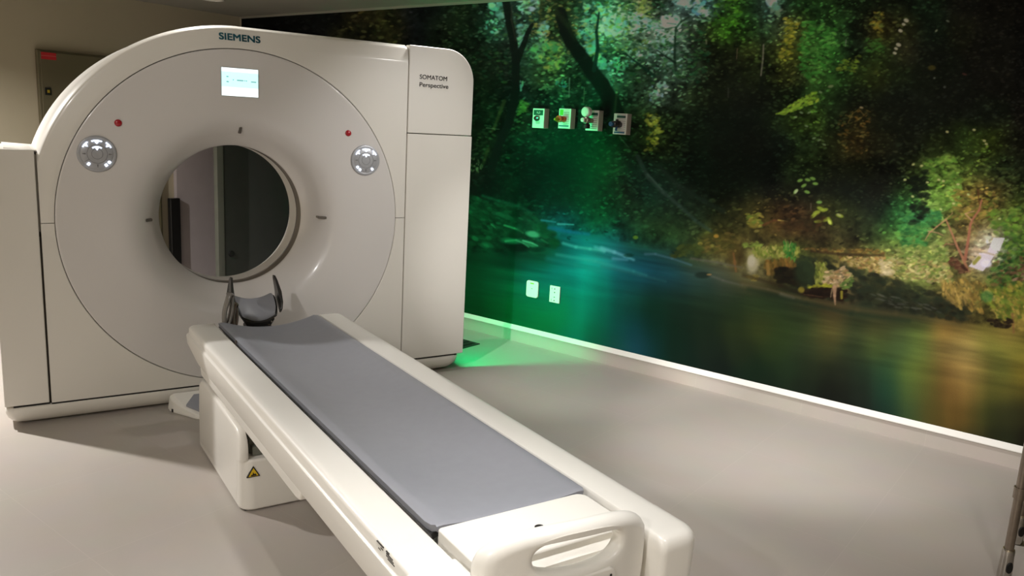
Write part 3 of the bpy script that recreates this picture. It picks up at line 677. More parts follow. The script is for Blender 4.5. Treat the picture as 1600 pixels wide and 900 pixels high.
# steel trolley at the right edge of the frame
tr = thing('steel_trolley', (1.79, -2.815, 0), 'brown grey steel tube trolley with chrome foot on the floor at far right', 'trolley')
base = Vector((1.79, -2.815, 0))
ex, ey = WT * 0.48, WN * 0.34
for k, d in enumerate((Vector((0, 0, 0)), ex, ey, ex + ey)):
    p = base + d
    lg = MB().tube([p + UP * 0.085, p + UP * 0.92], 0.0145, n=20).build('leg', M['steel'], tr)
    MB().tube([p + UP * 0.300, p + UP * 0.338], 0.019, n=20).build('collar', M['steel'], lg)
    ft = MB().lathe([(0.0, 0.118), (0.0175, 0.116), (0.0195, 0.110), (0.0200, 0.085), (0.0215, 0.060), (0.0225, 0.020), (0.021, 0.004), (0.0, 0.0)], p, UP, (1, 0, 0), (0, 1, 0), n=24).build('ferrule', M['chrome'], lg, smooth=40)
    MB().lathe([(0.0, 0.0235), (0.010, 0.0232), (0.012, 0.0200), (0.0, 0.019)], p + UP * 0.055, -WN * 0.8 + WT * 0.6, WT * 0.8 + WN * 0.6, UP * 1.8, n=20).build('ferrule_opening', M['dark'], lg, smooth=0)
for z in (0.315, 0.86):
    o = MB().box((0, 0, 0), (1, 1, 1)); vs = []
    for x, y, zz in o.v:
        vs.append(tuple(base + ex * (x * 0.96 + 0.02) + ey * (y * 0.94 + 0.03) + UP * (z - 0.010 + 0.014 * zz)))
    o.v = vs; o.build('shelf', M['steel'], tr, bevel=0.002, seg=1)
for a, b in ((Vector((0, 0, 0)), ey), (ex, ex + ey), (Vector((0, 0, 0)), ex), (ey, ex + ey)):
    MB().tube([base + a + UP * 0.9, base + b + UP * 0.9], 0.008, n=12).build('top_rail', M['steel'], tr)
o = MB().box((base.x + 0.055, base.y - 0.10, 0.322), (base.x + 0.16, base.y + 0.0, 0.372)).build('plastic_tray', M['boxside'], None, loc=(base.x + 0.1, base.y - 0.05, 0.322), bevel=0.008)
tag(o, 'small pale plastic tray on the lower shelf of the steel trolley', 'tray')

# ------------------------------------------------------------------ lights
def down_or_fill_light(a, t, power, colour=(1, 0.93, 0.83), size=0.11, lit=True, spread=150, label='', seen=False):
    p = wl(a, t, H)
    if seen:
        d = thing('ceiling_downlight', p, label, 'ceiling light')
        MB().lathe([(0.080, 0.0), (0.082, -0.006), (0.074, -0.010), (0.064, -0.008), (0.060, 0.0)], p, UP, (1, 0, 0), (0, 1, 0), n=40, cap=False).build('ring', M['plate'], d, smooth=50)
        MB().lathe([(0.0, -0.003), (0.060, -0.003), (0.060, 0.0), (0.0, 0.0)], p, UP, (1, 0, 0), (0, 1, 0), n=40, cap=False).build('lens', M['lens'] if lit else M['lens_dim'], d, smooth=0)
    if lit and power > 0:
        L = bpy.data.lights.new('down_or_fill_light', 'AREA'); L.shape = 'DISK'; L.size = size; L.energy = power; L.color = colour
        L.spread = math.radians(spread)
        o = bpy.data.objects.new('down_or_fill_light', L); COL.objects.link(o); o.location = p - UP * 0.02
def xy2room(x, y): v = Vector((x, y, 0)); return v.dot(WN), v.dot(WT)
NEUT = (1.0, 0.97, 0.94)
def dl(x, y, power, size=0.11, spread=150):
    a, t = xy2room(x, y); down_or_fill_light(a, t, power, colour=NEUT, size=size, spread=spread)
def spot(x, y, target, power, ang, blend=0.7, soft=0.025, z=2.18):
    """unseen spot above the frame; aim, cone and power fitted to brightness"""
    L = bpy.data.lights.new('unseen_spot', 'SPOT'); L.energy = power; L.color = NEUT
    L.spot_size = math.radians(ang); L.spot_blend = blend; L.shadow_soft_size = soft
    o = bpy.data.objects.new('unseen_spot', L); COL.objects.link(o); o.location = (x, y, z)
    o.rotation_euler = (Vector(target) - Vector((x, y, z))).to_track_quat('-Z', 'Y').to_euler()
dl(-1.86, 0.98, 90, size=0.07)
dl(1.12, 0.0, 4.5, spread=110)
dl(-0.15, 0.34, 7, spread=120)  # added fill, brightens the scanner's top rim
dl(-0.1, -2.6, 4.4, spread=80)
dl(-2.5, -3.9, 62)  # added general fill from the camera side, no known fixture
dl(0.5, -3.75, 6.5, spread=105)  # added fill for the table's near end faces
dl(1.3, -1.75, 4.0, spread=78)  # added fill for the floor right of the table
spot(-1.6, -2.05, (1.0, 0.0, 0.9), 52, 92, 1.0)
spot(-1.6, -2.05, (2.25, -0.15, 0.25), 330, 26, 0.6)
spot(-1.6, -2.05, (2.7, -1.5, 0.15), 440, 28, 0.6)
spot(1.9, -2.6, (0.92, 0.0, 1.02), 158, 36, 1.0)  # added spot that brightens the scanner's right side
spot(1.35, -2.4, (2.35, -1.05, 0.0), 58, 54, 1.0)  # added spot for the bright floor along the mural wall
spot(1.45, -2.2, (2.62, -2.05, 0.0), 90, 66, 1.0)  # added spot lifting the floor at lower right
spot(-0.45, -2.75, (-0.30, -2.35, 0.5), 40, 50, 1.0)  # added spot brightening the near left table rail
a, t = xy2room(0.421, 2.44); down_or_fill_light(a, t, 0, lit=False, seen=True, label='small round recessed ceiling light, unlit, above the back of the scanner')
# green light thrown by the mood-light strip
L = bpy.data.lights.new('mood_light', 'AREA'); L.shape = 'RECTANGLE'; L.size = 0.018; L.size_y = 1.50; L.energy = 15.0; L.color = (0.0, 1.0, 0.30)
o = bpy.data.objects.new('mood_light', L); COL.objects.link(o)
o.matrix_world = Matrix(((0, 0, -1, 1.176), (1, 0, 0, 0.065), (0, -1, 0, 0.86), (0, 0, 0, 1)))
w = bpy.data.worlds.new('world'); SC.world = w; w.use_nodes = True
w.node_tree.nodes['Background'].inputs['Color'].default_value = (0.9, 0.85, 0.8, 1); w.node_tree.nodes['Background'].inputs['Strength'].default_value = 0.0

# ------------------------------------------------------------------ camera
cam = bpy.data.cameras.new('camera'); co = bpy.data.objects.new('camera', cam); COL.objects.link(co); SC.camera = co
CF, CC, CY, CP, CR = 1252.716, Vector((-1.0186, -3.9601, 1.4166)), 0.5801, -0.1971, 0.0544
f = Vector((math.sin(CY) * math.cos(CP), math.cos(CY) * math.cos(CP), math.sin(CP)))
r0 = Vector((math.cos(CY), -math.sin(CY), 0)); u0 = r0.cross(f)
r_ = r0 * math.cos(CR) + u0 * math.sin(CR); u_ = u0 * math.cos(CR) - r0 * math.sin(CR)
co.matrix_world = Matrix(((r_.x, u_.x, -f.x, CC.x), (r_.y, u_.y, -f.y, CC.y), (r_.z, u_.z, -f.z, CC.z), (0, 0, 0, 1)))
cam.sensor_width = 36; cam.lens = CF * 36 / 1600; cam.clip_start = 0.02
SC.view_settings.view_transform = 'Standard'; SC.view_settings.look = 'None'; SC.view_settings.gamma = 1.0
SC.view_settings.use_curve_mapping = False; SC.view_settings.exposure = 0.0
SC.cycles.use_denoising = True
SC.cycles.max_bounces = 8; SC.cycles.diffuse_bounces = 5
SC.cycles.sample_clamp_indirect = 6
# ------------------------------------------------------------------ the photo mural: a printed forest river, painted stroke by stroke
# (sheet coordinates s, r: the print's own drawing grid; SHEET maps it onto the wall plane)
U0, V0, CW, CH = 350, -330, 1275, 1070
img = np.zeros((CH, CW, 3), np.float32)
NG = np.random.default_rng(11)
ROWS = {
 -320: "376 8 10 8;700 20 26 18;820 40 70 45;920 60 90 60;1040 50 70 55;1150 25 50 20;1300 20 36 16;1450 12 20 12;1620 8 8 6",
 -150: "376 8 10 8;700 20 26 18;820 40 80 50;920 70 110 75;1040 70 90 70;1150 25 52 18;1300 22 42 18;1450 12 20 12;1620 8 8 6",
 10: "376 8 9 8;460 9 10 9;520 12 14 12;560 40 34 16;600 46 44 22;640 16 16 18;680 10 14 14;720 20 28 16;760 20 34 24;780 48 100 76;800 20 42 30;820 42 100 74;850 26 70 36;880 36 66 26;905 16 58 34;930 52 110 80;950 62 118 92;980 84 112 84;1005 86 108 66;1030 40 62 50;1060 50 74 72;1080 64 98 98;1110 34 56 62;1140 34 62 18;1165 20 44 18;1185 14 30 18;1206 66 92 92;1230 18 42 18;1270 20 44 18;1300 24 46 20;1340 14 24 12;1390 14 20 11;1450 13 24 14;1500 14 15 12;1550 12 12 9;1620 9 9 7",
 45: "376 8 9 8;470 10 11 10;560 34 34 18;610 40 38 18;650 12 12 16;690 22 28 18;740 18 26 16;765 24 56 40;785 44 94 70;805 24 40 28;825 40 94 70;850 18 56 30;875 42 66 22;900 22 64 34;920 72 140 110;945 84 134 108;970 100 138 114;990 106 142 118;1010 100 128 104;1035 96 122 104;1058 118 148 132;1075 40 58 40;1100 24 28 14;1128 44 86 20;1150 30 66 14;1175 22 40 18;1200 30 56 34;1222 60 78 60;1236 80 82 28;1265 24 50 20;1300 30 62 26;1345 16 26 16;1372 50 44 16;1410 32 36 18;1460 13 22 14;1500 18 20 12;1550 14 15 12;1620 10 10 9",
 80: "376 8 9 8;560 24 26 14;690 16 22 14;740 16 22 14;780 18 32 20;800 18 18 14;815 36 88 66;835 30 74 50;850 60 120 80;872 70 130 84;890 34 66 30;905 18 40 22;920 60 130 96;940 64 124 94;962 54 100 62;985 60 92 62;1005 56 92 76;1030 74 106 90;1050 100 130 114;1068 50 74 62;1090 26 36 20;1120 22 30 14;1150 20 26 12;1175 40 48 18;1200 24 36 18;1228 78 82 26;1250 30 40 16;1275 30 62 24;1300 34 72 30;1340 16 26 16;1380 26 42 16;1405 40 40 26;1450 14 18 13;1550 14 15 12;1620 10 11 10",
 115: "376 8 9 8;690 14 20 13;740 16 24 14;780 16 26 16;800 12 18 13;825 26 66 46;845 56 112 52;862 70 134 56;880 44 104 60;900 30 74 40;915 12 26 16;935 44 96 70;950 66 124 98;975 48 88 64;1000 38 68 42;1025 46 68 54;1050 58 84 70;1075 36 56 40;1110 18 24 13;1150 14 18 11;1180 24 32 14;1200 14 22 12;1225 50 58 20;1255 22 24 14;1280 36 66 24;1305 30 62 26;1340 28 42 16;1370 38 46 18;1400 18 26 14;1450 14 18 12;1550 14 15 12;1620 10 11 10",
 150: "376 8 9 8;690 12 20 13;740 14 20 12;770 16 28 16;795 10 18 12;812 24 54 44;835 14 40 20;860 20 74 44;880 26 80 46;900 24 64 36;920 10 26 16;940 16 48 30;960 40 82 56;985 32 66 42;1010 38 62 40;1030 60 86 74;1050 44 64 46;1080 24 34 18;1120 16 22 12;1160 14 18 12;1200 12 16 10;1240 18 28 14;1270 26 52 20;1300 24 42 18;1340 14 20 12;1400 14 18 13;1500 14 17 13;1620 12 13 11",
 185: "376 8 9 8;690 10 16 10;740 10 18 11;765 14 30 16;790 12 26 15;815 24 64 28;840 12 52 28;870 14 60 34;900 10 46 26;930 10 40 24;960 18 48 26;990 26 52 26;1015 34 54 24;1040 24 38 18;1080 14 24 14;1130 12 18 12;1180 12 17 12;1215 22 34 18;1245 42 64 22;1270 46 70 22;1300 18 28 16;1340 28 28 14;1380 16 20 13;1450 15 19 14;1540 15 20 14;1620 13 13 11",
 225: "376 8 9 8;690 8 14 9;740 10 16 10;760 20 34 16;790 10 36 20;820 8 52 28;850 6 56 28;880 4 52 26;920 4 54 26;950 14 58 30;980 20 50 26;1010 34 52 20;1035 28 42 18;1080 14 24 14;1130 12 18 12;1180 12 16 11;1220 14 22 15;1265 24 38 18;1300 28 34 16;1335 40 34 16;1370 26 28 16;1420 18 22 15;1470 26 34 16;1520 36 52 22;1545 54 70 22;1580 24 28 18;1620 14 14 11",
 265: "376 8 9 8;690 8 12 9;735 20 22 14;760 8 16 12;800 6 38 20;830 6 30 18;860 2 38 22;900 2 48 24;940 6 62 28;965 24 64 32;990 14 44 28;1020 20 42 28;1050 18 34 20;1090 12 24 15;1140 12 18 12;1200 12 18 13;1245 24 36 18;1268 30 44 18;1300 22 26 15;1340 22 26 14;1390 20 24 16;1430 36 46 22;1465 58 82 32;1500 54 74 28;1530 50 62 26;1560 32 46 24;1600 24 30 18",
 300: "376 8 9 8;690 8 12 9;735 8 16 11;770 4 18 12;800 6 34 18;830 2 24 16;870 2 42 24;910 2 48 24;950 8 52 26;975 28 58 30;1010 14 42 28;1040 20 40 28;1070 22 36 24;1110 16 26 16;1150 14 22 14;1200 14 18 13;1240 26 32 16;1280 20 24 16;1330 20 26 18;1380 20 22 15;1420 34 54 24;1450 70 104 40;1480 78 104 38;1510 98 92 42;1535 84 72 34;1560 62 60 30;1600 38 50 22",
 330: "376 8 9 8;690 6 12 9;735 6 26 18;770 8 46 28;800 8 46 28;825 6 52 28;845 4 34 22;880 6 42 24;915 4 46 24;950 8 56 28;990 24 54 28;1020 16 40 24;1050 20 36 22;1090 26 40 26;1130 34 40 20;1160 40 40 18;1185 56 54 22;1215 44 30 14;1250 42 30 18;1290 52 56 22;1320 34 42 20;1370 20 26 18;1405 30 74 36;1430 44 92 44;1455 70 110 46;1490 100 106 44;1520 96 80 42;1550 70 66 30;1600 74 92 34",
 352: "376 8 9 8;690 6 14 10;735 8 34 22;765 8 56 30;795 8 52 30;830 6 70 36;848 8 70 44;862 10 92 100;885 10 88 100;905 8 74 60;930 8 66 36;960 16 72 44;990 26 62 36;1020 32 56 28;1050 34 58 28;1090 36 52 28;1130 44 48 22;1160 56 56 26;1180 84 80 34;1200 58 44 20;1240 66 46 22;1275 54 42 22;1310 44 44 22;1350 36 44 24;1400 44 88 38;1430 50 104 46;1460 86 104 52;1500 96 84 46;1530 90 78 38;1570 80 92 40;1600 60 70 34",
 378: "376 8 9 8;690 6 16 12;735 6 34 20;770 8 56 32;800 4 36 20;820 14 74 44;840 14 88 52;862 8 72 36;880 6 96 104;910 8 108 116;940 12 104 112;965 14 90 86;990 24 72 40;1020 30 66 28;1050 34 62 28;1080 40 56 30;1110 68 68 24;1135 84 72 28;1165 62 54 26;1195 54 46 22;1230 58 48 26;1275 50 40 22;1320 44 42 24;1370 44 62 28;1400 76 112 48;1430 90 120 50;1460 92 108 54;1495 96 84 48;1530 110 100 52;1545 190 182 176;1560 140 132 110;1580 70 90 42;1620 44 56 28",
 400: "376 8 9 8;690 4 18 12;735 2 36 20;770 4 46 28;795 2 24 16;825 4 38 24;850 6 62 34;880 8 90 80;905 20 132 132;935 40 146 146;965 44 138 148;990 20 80 90;1020 22 74 84;1050 32 64 58;1080 50 66 32;1110 60 58 28;1140 58 52 24;1165 90 86 46;1185 124 122 70;1210 100 104 40;1235 70 100 36;1265 88 92 42;1300 86 82 38;1340 110 96 46;1385 130 122 64;1420 130 132 66;1450 110 124 60;1480 96 100 50;1510 90 64 42;1530 186 176 160;1550 170 160 150;1580 50 86 36;1620 70 70 34",
 425: "376 8 9 8;690 4 20 12;735 2 44 24;770 2 60 34;800 2 78 44;830 4 112 90;870 8 124 116;910 10 132 126;945 12 124 120;975 18 96 100;1005 22 80 96;1045 24 76 88;1090 46 72 66;1125 70 76 60;1160 80 74 40;1180 150 140 94;1210 92 80 34;1235 64 56 26;1262 40 52 28;1290 120 118 52;1320 126 104 62;1345 70 78 40;1380 150 136 76;1410 120 120 60;1445 110 122 56;1475 96 104 50;1505 92 88 44;1535 110 104 60;1570 60 84 36;1620 86 76 42",
 445: "376 8 9 8;690 4 20 12;735 2 46 24;775 2 64 36;803 4 92 56;830 4 118 88;870 6 114 88;910 8 124 116;945 10 112 96;980 20 84 84;1020 22 64 66;1060 24 54 52;1100 30 56 46;1140 54 66 48;1175 62 62 36;1210 38 32 18;1245 34 40 24;1270 64 60 28;1300 150 122 84;1325 110 96 54;1355 38 46 28;1390 58 58 30;1430 62 74 36;1465 104 100 46;1500 150 130 70;1530 100 88 44;1560 86 104 40;1600 92 98 38",
 470: "376 8 9 8;690 4 18 10;735 2 46 20;775 2 66 30;803 2 100 50;830 4 122 74;870 6 130 84;910 8 120 100;945 6 102 84;980 18 78 64;1020 16 58 40;1060 20 46 32;1100 28 46 28;1145 32 48 28;1185 34 58 32;1225 34 52 32;1255 52 46 28;1290 40 32 20;1320 56 46 30;1355 40 44 30;1400 34 36 28;1450 38 40 28;1490 60 52 28;1520 84 80 36;1550 110 112 40;1600 104 104 38",
 490: "376 8 9 8;690 4 16 8;735 0 46 18;775 0 66 26;803 0 98 44;830 4 124 62;870 6 128 70;910 8 118 96;945 8 96 76;980 16 76 66;1020 14 52 36;1060 16 40 26;1100 22 40 24;1150 30 46 24;1180 58 68 32;1220 50 66 32;1260 44 62 34;1300 70 62 34;1340 50 58 34;1390 46 44 28;1440 38 36 26;1500 34 28 18;1540 60 54 28;1575 110 92 40;1620 70 64 30",
 515: "376 8 9 8;735 0 40 16;780 0 72 26;810 2 116 52;840 4 122 56;870 6 116 54;890 6 120 90;925 8 92 64;960 14 84 70;990 20 76 84;1020 12 52 40;1060 14 38 24;1100 22 38 22;1150 40 52 24;1190 60 70 30;1225 48 66 30;1260 50 66 34;1280 84 86 40;1300 106 94 46;1330 52 62 34;1370 74 76 38;1400 74 88 46;1440 92 112 50;1470 150 116 54;1500 120 102 48;1540 112 104 44;1580 120 104 48;1620 78 66 28",
 545: "376 8 9 8;780 0 60 22;840 4 100 60;890 6 110 90;930 14 84 62;965 24 84 70;995 34 92 112;1015 14 54 46;1060 14 38 26;1110 22 36 24;1160 34 46 26;1210 44 62 30;1260 44 58 34;1290 66 70 36;1330 46 58 34;1370 70 88 42;1405 70 92 50;1440 96 116 52;1470 120 100 52;1495 140 122 66;1515 160 138 76;1540 104 106 44;1590 116 112 46;1620 104 96 34",
 580: "376 8 9 8;900 6 70 50;960 20 80 66;1000 28 72 88;1020 12 50 36;1070 16 36 26;1120 20 32 24;1180 26 46 28;1230 34 52 30;1270 36 46 28;1310 36 42 28;1350 34 48 32;1385 48 82 50;1420 92 112 48;1450 98 104 44;1475 104 78 40;1500 150 124 60;1512 176 144 86;1530 100 92 40;1560 84 88 38;1600 108 96 34",
 610: "376 8 9 8;1000 20 56 50;1080 16 34 26;1150 22 40 28;1200 26 42 28;1250 28 38 26;1300 26 30 22;1350 30 38 28;1385 36 74 52;1420 76 96 46;1450 88 90 40;1475 98 72 34;1500 132 104 50;1517 150 116 60;1535 80 86 34;1570 86 82 34;1620 76 68 26",
 645: "376 8 9 8;1100 18 34 26;1200 24 36 24;1300 24 28 22;1350 26 32 26;1385 30 58 44;1420 60 80 44;1455 84 76 34;1490 98 76 34;1512 112 86 38;1530 52 62 28;1570 48 50 26;1620 42 40 20",
 690: "376 8 9 8;1200 22 32 22;1350 22 28 22;1420 44 58 34;1480 80 66 30;1520 60 56 28;1560 36 40 22;1620 28 26 16",
}
pts = []
for r_k, line in ROWS.items():
    for q in line.split(';'):
        a = [float(x) for x in q.split()]; pts.append((a[0], r_k, a[1], a[2], a[3]))
pts = np.array(pts, np.float32)
st = 5
gu, gv = np.meshgrid(np.arange(U0, U0 + CW + st, st), np.arange(V0, V0 + CH + st, st))
num = np.zeros(gu.shape + (3,), np.float32); den = np.zeros(gu.shape, np.float32)
for (pu, pv, r1, g1, b1) in pts:
    dv = np.where(pv < -100, 80.0, 15.0); du = 16.0 if pv > -100 else 40.0
    d2 = ((gu - pu) / du) ** 2 + ((gv - pv) / dv) ** 2
    w_ = np.exp(-0.5 * np.minimum(d2, 80)) + 1e-4 / (1 + d2) ** 2
    den += w_; num += w_[..., None] * np.array((r1, g1, b1), np.float32)
coarse = num / den[..., None]
def bil(arr, u, v):
    """bilinear lookup in arr at float grid coordinates"""
    h_, w_ = arr.shape[:2]; u = np.clip(u, 0, w_ - 1.001); v = np.clip(v, 0, h_ - 1.001)
    i = u.astype(int); j = v.astype(int); fu = (u - i)[..., None]; fv = (v - j)[..., None]
    return arr[j, i] * (1 - fu) * (1 - fv) + arr[j, i + 1] * fu * (1 - fv) + arr[j + 1, i] * (1 - fu) * fv + arr[j + 1, i + 1] * fu * fv
PU, PV = np.meshgrid(np.arange(U0, U0 + CW, dtype=np.float32), np.arange(V0, V0 + CH, dtype=np.float32))
img[:] = bil(coarse, (PU - U0) / st, (PV - V0) / st)
BASE = img.copy()

def vnoise(scale_u, scale_v, seed, oct=3):
    g = np.random.default_rng(seed); out = np.zeros((CH, CW), np.float32); amp = 1.0; tot = 0
    for _ in range(oct):
        n1 = g.random((int(CH / scale_v) + 3, int(CW / scale_u) + 3)).astype(np.float32)[..., None]
        out += amp * bil(n1, (PU - U0) / scale_u, (PV - V0) / scale_v)[..., 0]; tot += amp
        amp *= 0.6; scale_u /= 2.0; scale_v /= 2.0
    return out / tot - 0.5
def ramp(x, a, b): return np.clip((x - a) / (b - a), 0, 1)
def line_at(u, P):
    xs = [p[0] for p in P]; ys = [p[1] for p in P]; return np.interp(u, xs, ys)
# the waterline: everything below is river
SHORE = [(700, 392), (790, 396), (840, 394), (868, 372), (880, 362), (930, 364), (965, 376), (1000, 384), (1040, 388), (1060, 402), (1100, 408), (1150, 420), (1185, 432), (1225, 444), (1255, 458), (1300, 470), (1340, 474), (1400, 482), (1460, 496), (1520, 504), (1560, 510), (1625, 520)]
RIV = ramp(PV - line_at(PU, SHORE), -2, 5)

def window(u, v, r):
    a = max(0, int(u - r - U0)); b = min(CW, int(u + r - U0) + 2); c = max(0, int(v - r - V0)); d = min(CH, int(v + r - V0) + 2)
    return a, b, c, d
def blob(u, v, ru, rv, col, alpha=1.0, ang=0.0, soft=0.5):
    R = max(ru, rv) * 1.3 + 1; a, b, c, d = window(u, v, R)
    if a >= b or c >= d: return
    x = PU[c:d, a:b] - u; y = PV[c:d, a:b] - v; ca, sa = math.cos(ang), math.sin(ang)
    q = np.sqrt(((x * ca + y * sa) / ru) ** 2 + ((-x * sa + y * ca) / rv) ** 2)
    k = (np.clip((1 + soft * .5 - q) / soft, 0, 1) * alpha)[..., None]
    img[c:d, a:b] = img[c:d, a:b] * (1 - k) + np.array(col, np.float32) * k
def stroke(P, w0, w1, col, alpha=1.0, soft=1.2, wob=0.0):
    n = 0; tot = sum(math.dist(P[i], P[i + 1]) for i in range(len(P) - 1)); acc = 0
    for i in range(len(P) - 1):
        (u1, v1), (u2, v2) = P[i], P[i + 1]; L_ = math.dist(P[i], P[i + 1]); a0 = acc / tot; a1 = (acc + L_) / tot; acc += L_
        wa, wb = w0 + (w1 - w0) * a0, w0 + (w1 - w0) * a1; m = max(wa, wb) + 3
        a = max(0, int(min(u1, u2) - m - U0)); b = min(CW, int(max(u1, u2) + m - U0) + 2); c = max(0, int(min(v1, v2) - m - V0)); d = min(CH, int(max(v1, v2) + m - V0) + 2)
        if a >= b or c >= d: continue
        x = PU[c:d, a:b] - u1; y = PV[c:d, a:b] - v1; dx, dy = (u2 - u1) / (L_ + 1e-6), (v2 - v1) / (L_ + 1e-6)
        t_ = np.clip(x * dx + y * dy, 0, L_); dist = np.hypot(x - t_ * dx, y - t_ * dy); wd = (wa + (wb - wa) * t_ / (L_ + 1e-6)) * .5
        k = (np.clip((wd - dist) / soft + .5, 0, 1) * alpha)[..., None]
        img[c:d, a:b] = img[c:d, a:b] * (1 - k) + np.array(col, np.float32) * k
def inpoly(u, v, P):
    ins = False; n = len(P)
    for i in range(n):
        (x1, y1), (x2, y2) = P[i], P[(i + 1) % n]
        if (y1 > v) != (y2 > v) and u < (x2 - x1) * (v - y1) / (y2 - y1) + x1: ins = not ins
    return ins
def leaves(P, n, size, cols, alpha=0.75, jit=0.25, ang=(-0.6, 0.6), el=(1.4, 2.6), clump=0):
    """scatter leaf strokes inside a polygon; cols = colours, or a gain range applied to the local tone"""
    us = [p[0] for p in P]; vs = [p[1] for p in P]; k = 0; cen = []
    if clump: cen = [(rnd.uniform(min(us), max(us)), rnd.uniform(min(vs), max(vs))) for _ in range(clump)]
    tries = 0
    while k < n and tries < n * 8:
        tries += 1
        if clump:
            c = rnd.choice(cen); u = rnd.gauss(c[0], size[1] * 3.2); v = rnd.gauss(c[1], size[1] * 2.4)
        else: u = rnd.uniform(min(us), max(us)); v = rnd.uniform(min(vs), max(vs))
        if not inpoly(u, v, P): continue
        k += 1; s_ = rnd.uniform(*size); e = rnd.uniform(*el)
        if isinstance(cols, tuple):
            iu = min(CW - 1, max(0, int(u - U0))); iv = min(CH - 1, max(0, int(v - V0)))
            g_ = rnd.uniform(*cols); c = BASE[iv, iu] * g_ * np.array([rnd.uniform(.9, 1.1), 1, rnd.uniform(.85, 1.1)]) + (3 if g_ > 1 else 0)
        else:
            c = rnd.choice(cols); f_ = 1 + rnd.uniform(-jit, jit); c = [x * f_ for x in c]
        blob(u, v, s_ * e * .5, s_ * .5, c, alpha * rnd.uniform(.6, 1), rnd.uniform(*ang), 0.45)
# --- forest texture, bank texture
n1 = vnoise(26, 22, 3, 4); n2 = vnoise(7, 6, 5, 3)
forest = (1 - RIV)
img *= (1 - 0.30 * forest * ramp(360 - PV, 0, 60) + forest * (1.25 * n1 + 0.95 * n2))[..., None]
FOR = [(376, -320), (1624, -320), (1624, 500), (1500, 480), (1380, 440), (1300, 380), (1000, 370), (700, 390), (376, 390)]
leaves(FOR, 9000, (1.8, 5.0), (0.25, 2.1), 0.65)
leaves([(690, -40), (1624, -40), (1624, 300), (1380, 330), (1000, 340), (690, 330)], 7500, (1.4, 3.6), (0.2, 2.9), 0.7)
# quieter tones where the print is soft and dark
def calm(u, v, ru, rv, k):
    global img
    m_ = (k * np.exp(-1.2 * (((PU - u) / ru) ** 2 + ((PV - v) / rv) ** 2) ** 2) * forest)[..., None]
    img = img * (1 - m_) + BASE * m_
calm(890, 265, 90, 80, .72); calm(1150, 220, 80, 110, .7); calm(1040, 310, 70, 60, .5); calm(1430, 170, 150, 90, .45); calm(1320, 300, 70, 50, .55); calm(770, 300, 45, 40, .6); calm(1500, 60, 120, 90, .4)
# --- sky seen through the canopy
SKY = [(120, 168, 144), (96, 150, 126), (134, 172, 154), (84, 138, 112)]
def sky(cu, cv, ru, rv, n, cols=SKY, s=(2.5, 7)):
    for _ in range(n):
        a = rnd.uniform(0, 2 * PI); q = math.sqrt(rnd.random()); blob(cu + ru * q * math.cos(a), cv + rv * q * math.sin(a), rnd.uniform(*s), rnd.uniform(*s) * .7, [x * rnd.uniform(.9, 1.2) for x in rnd.choice(cols)], 0.92, rnd.uniform(0, PI), 0.6)
GS = [(72, 148, 112), (58, 130, 94), (86, 160, 126)]
sky(778, 14, 14, 16, 26, GS); sky(772, 40, 14, 14, 16, GS, (1.5, 3.5)); sky(828, 10, 20, 12, 20, GS); sky(812, 56, 8, 24, 22, GS)
sky(850, 50, 8, 16, 16, GS); sky(842, 78, 16, 18, 26, [(60, 140, 80), (52, 126, 70)]); sky(862, 90, 18, 22, 40, [(66, 138, 60), (88, 146, 60), (50, 118, 60)])
sky(918, 66, 18, 26, 46, GS); sky(928, 18, 18, 14, 22, GS); sky(936, 100, 10, 14, 18, GS); sky(958, 100, 24, 12, 30, GS, (2, 4)); sky(912, 36, 8, 8, 8, GS)
sky(958, 40, 24, 16, 46); sky(992, 34, 26, 14, 46); sky(1010, 40, 20, 8, 22); sky(1046, 34, 16, 10, 30, [(112, 152, 136), (124, 160, 146)]); sky(1040, 56, 14, 10, 24, [(112, 150, 134)])
sky(1072, 6, 12, 6, 14, [(112, 150, 150)]); sky(1092, 12, 10, 10, 14, [(96, 130, 128), (70, 104, 118)]); sky(1102, 18, 6, 5, 6, [(112, 136, 124)]); sky(1205, 2, 10, 5, 12, [(104, 136, 136)]); sky(1214, 14, 8, 7, 8, [(70, 96, 80)])
sky(1032, 80, 20, 14, 20, [(84, 116, 104)], (2, 4)); sky(1050, 102, 16, 10, 12, [(76, 106, 94)], (2, 4)); sky(990, 86, 12, 10, 12, SKY, (2, 4)); sky(1030, 140, 14, 14, 26, [(92, 124, 108), (116, 146, 132)], (1.5, 4.5)); sky(1020, 152, 6, 12, 8, [(80, 116, 100)], (1.5, 3)); sky(812, 134, 6, 8, 9, [(60, 130, 104)], (1.5, 3))
sky(876, 132, 10, 8, 10, [(40, 130, 92)], (1.5, 3)); sky(950, 126, 12, 10, 14, [(50, 110, 76)], (1.5, 3.5))
leaves([(740, -10), (1110, -10), (1110, 130), (740, 130)], 1000, (1.8, 4.6), [(16, 44, 26), (24, 62, 36), (14, 34, 18), (36, 78, 34)], 0.62, clump=90)
leaves([(820, 0), (1020, 0), (1010, 80), (900, 90), (830, 60)], 260, (1.6, 4), [(104, 140, 60), (84, 120, 40), (120, 140, 70)], 0.6)
leaves([(985, -10), (1018, -10), (1020, 28), (998, 26)], 60, (2, 4), [(120, 144, 96), (100, 120, 60)], 0.7)
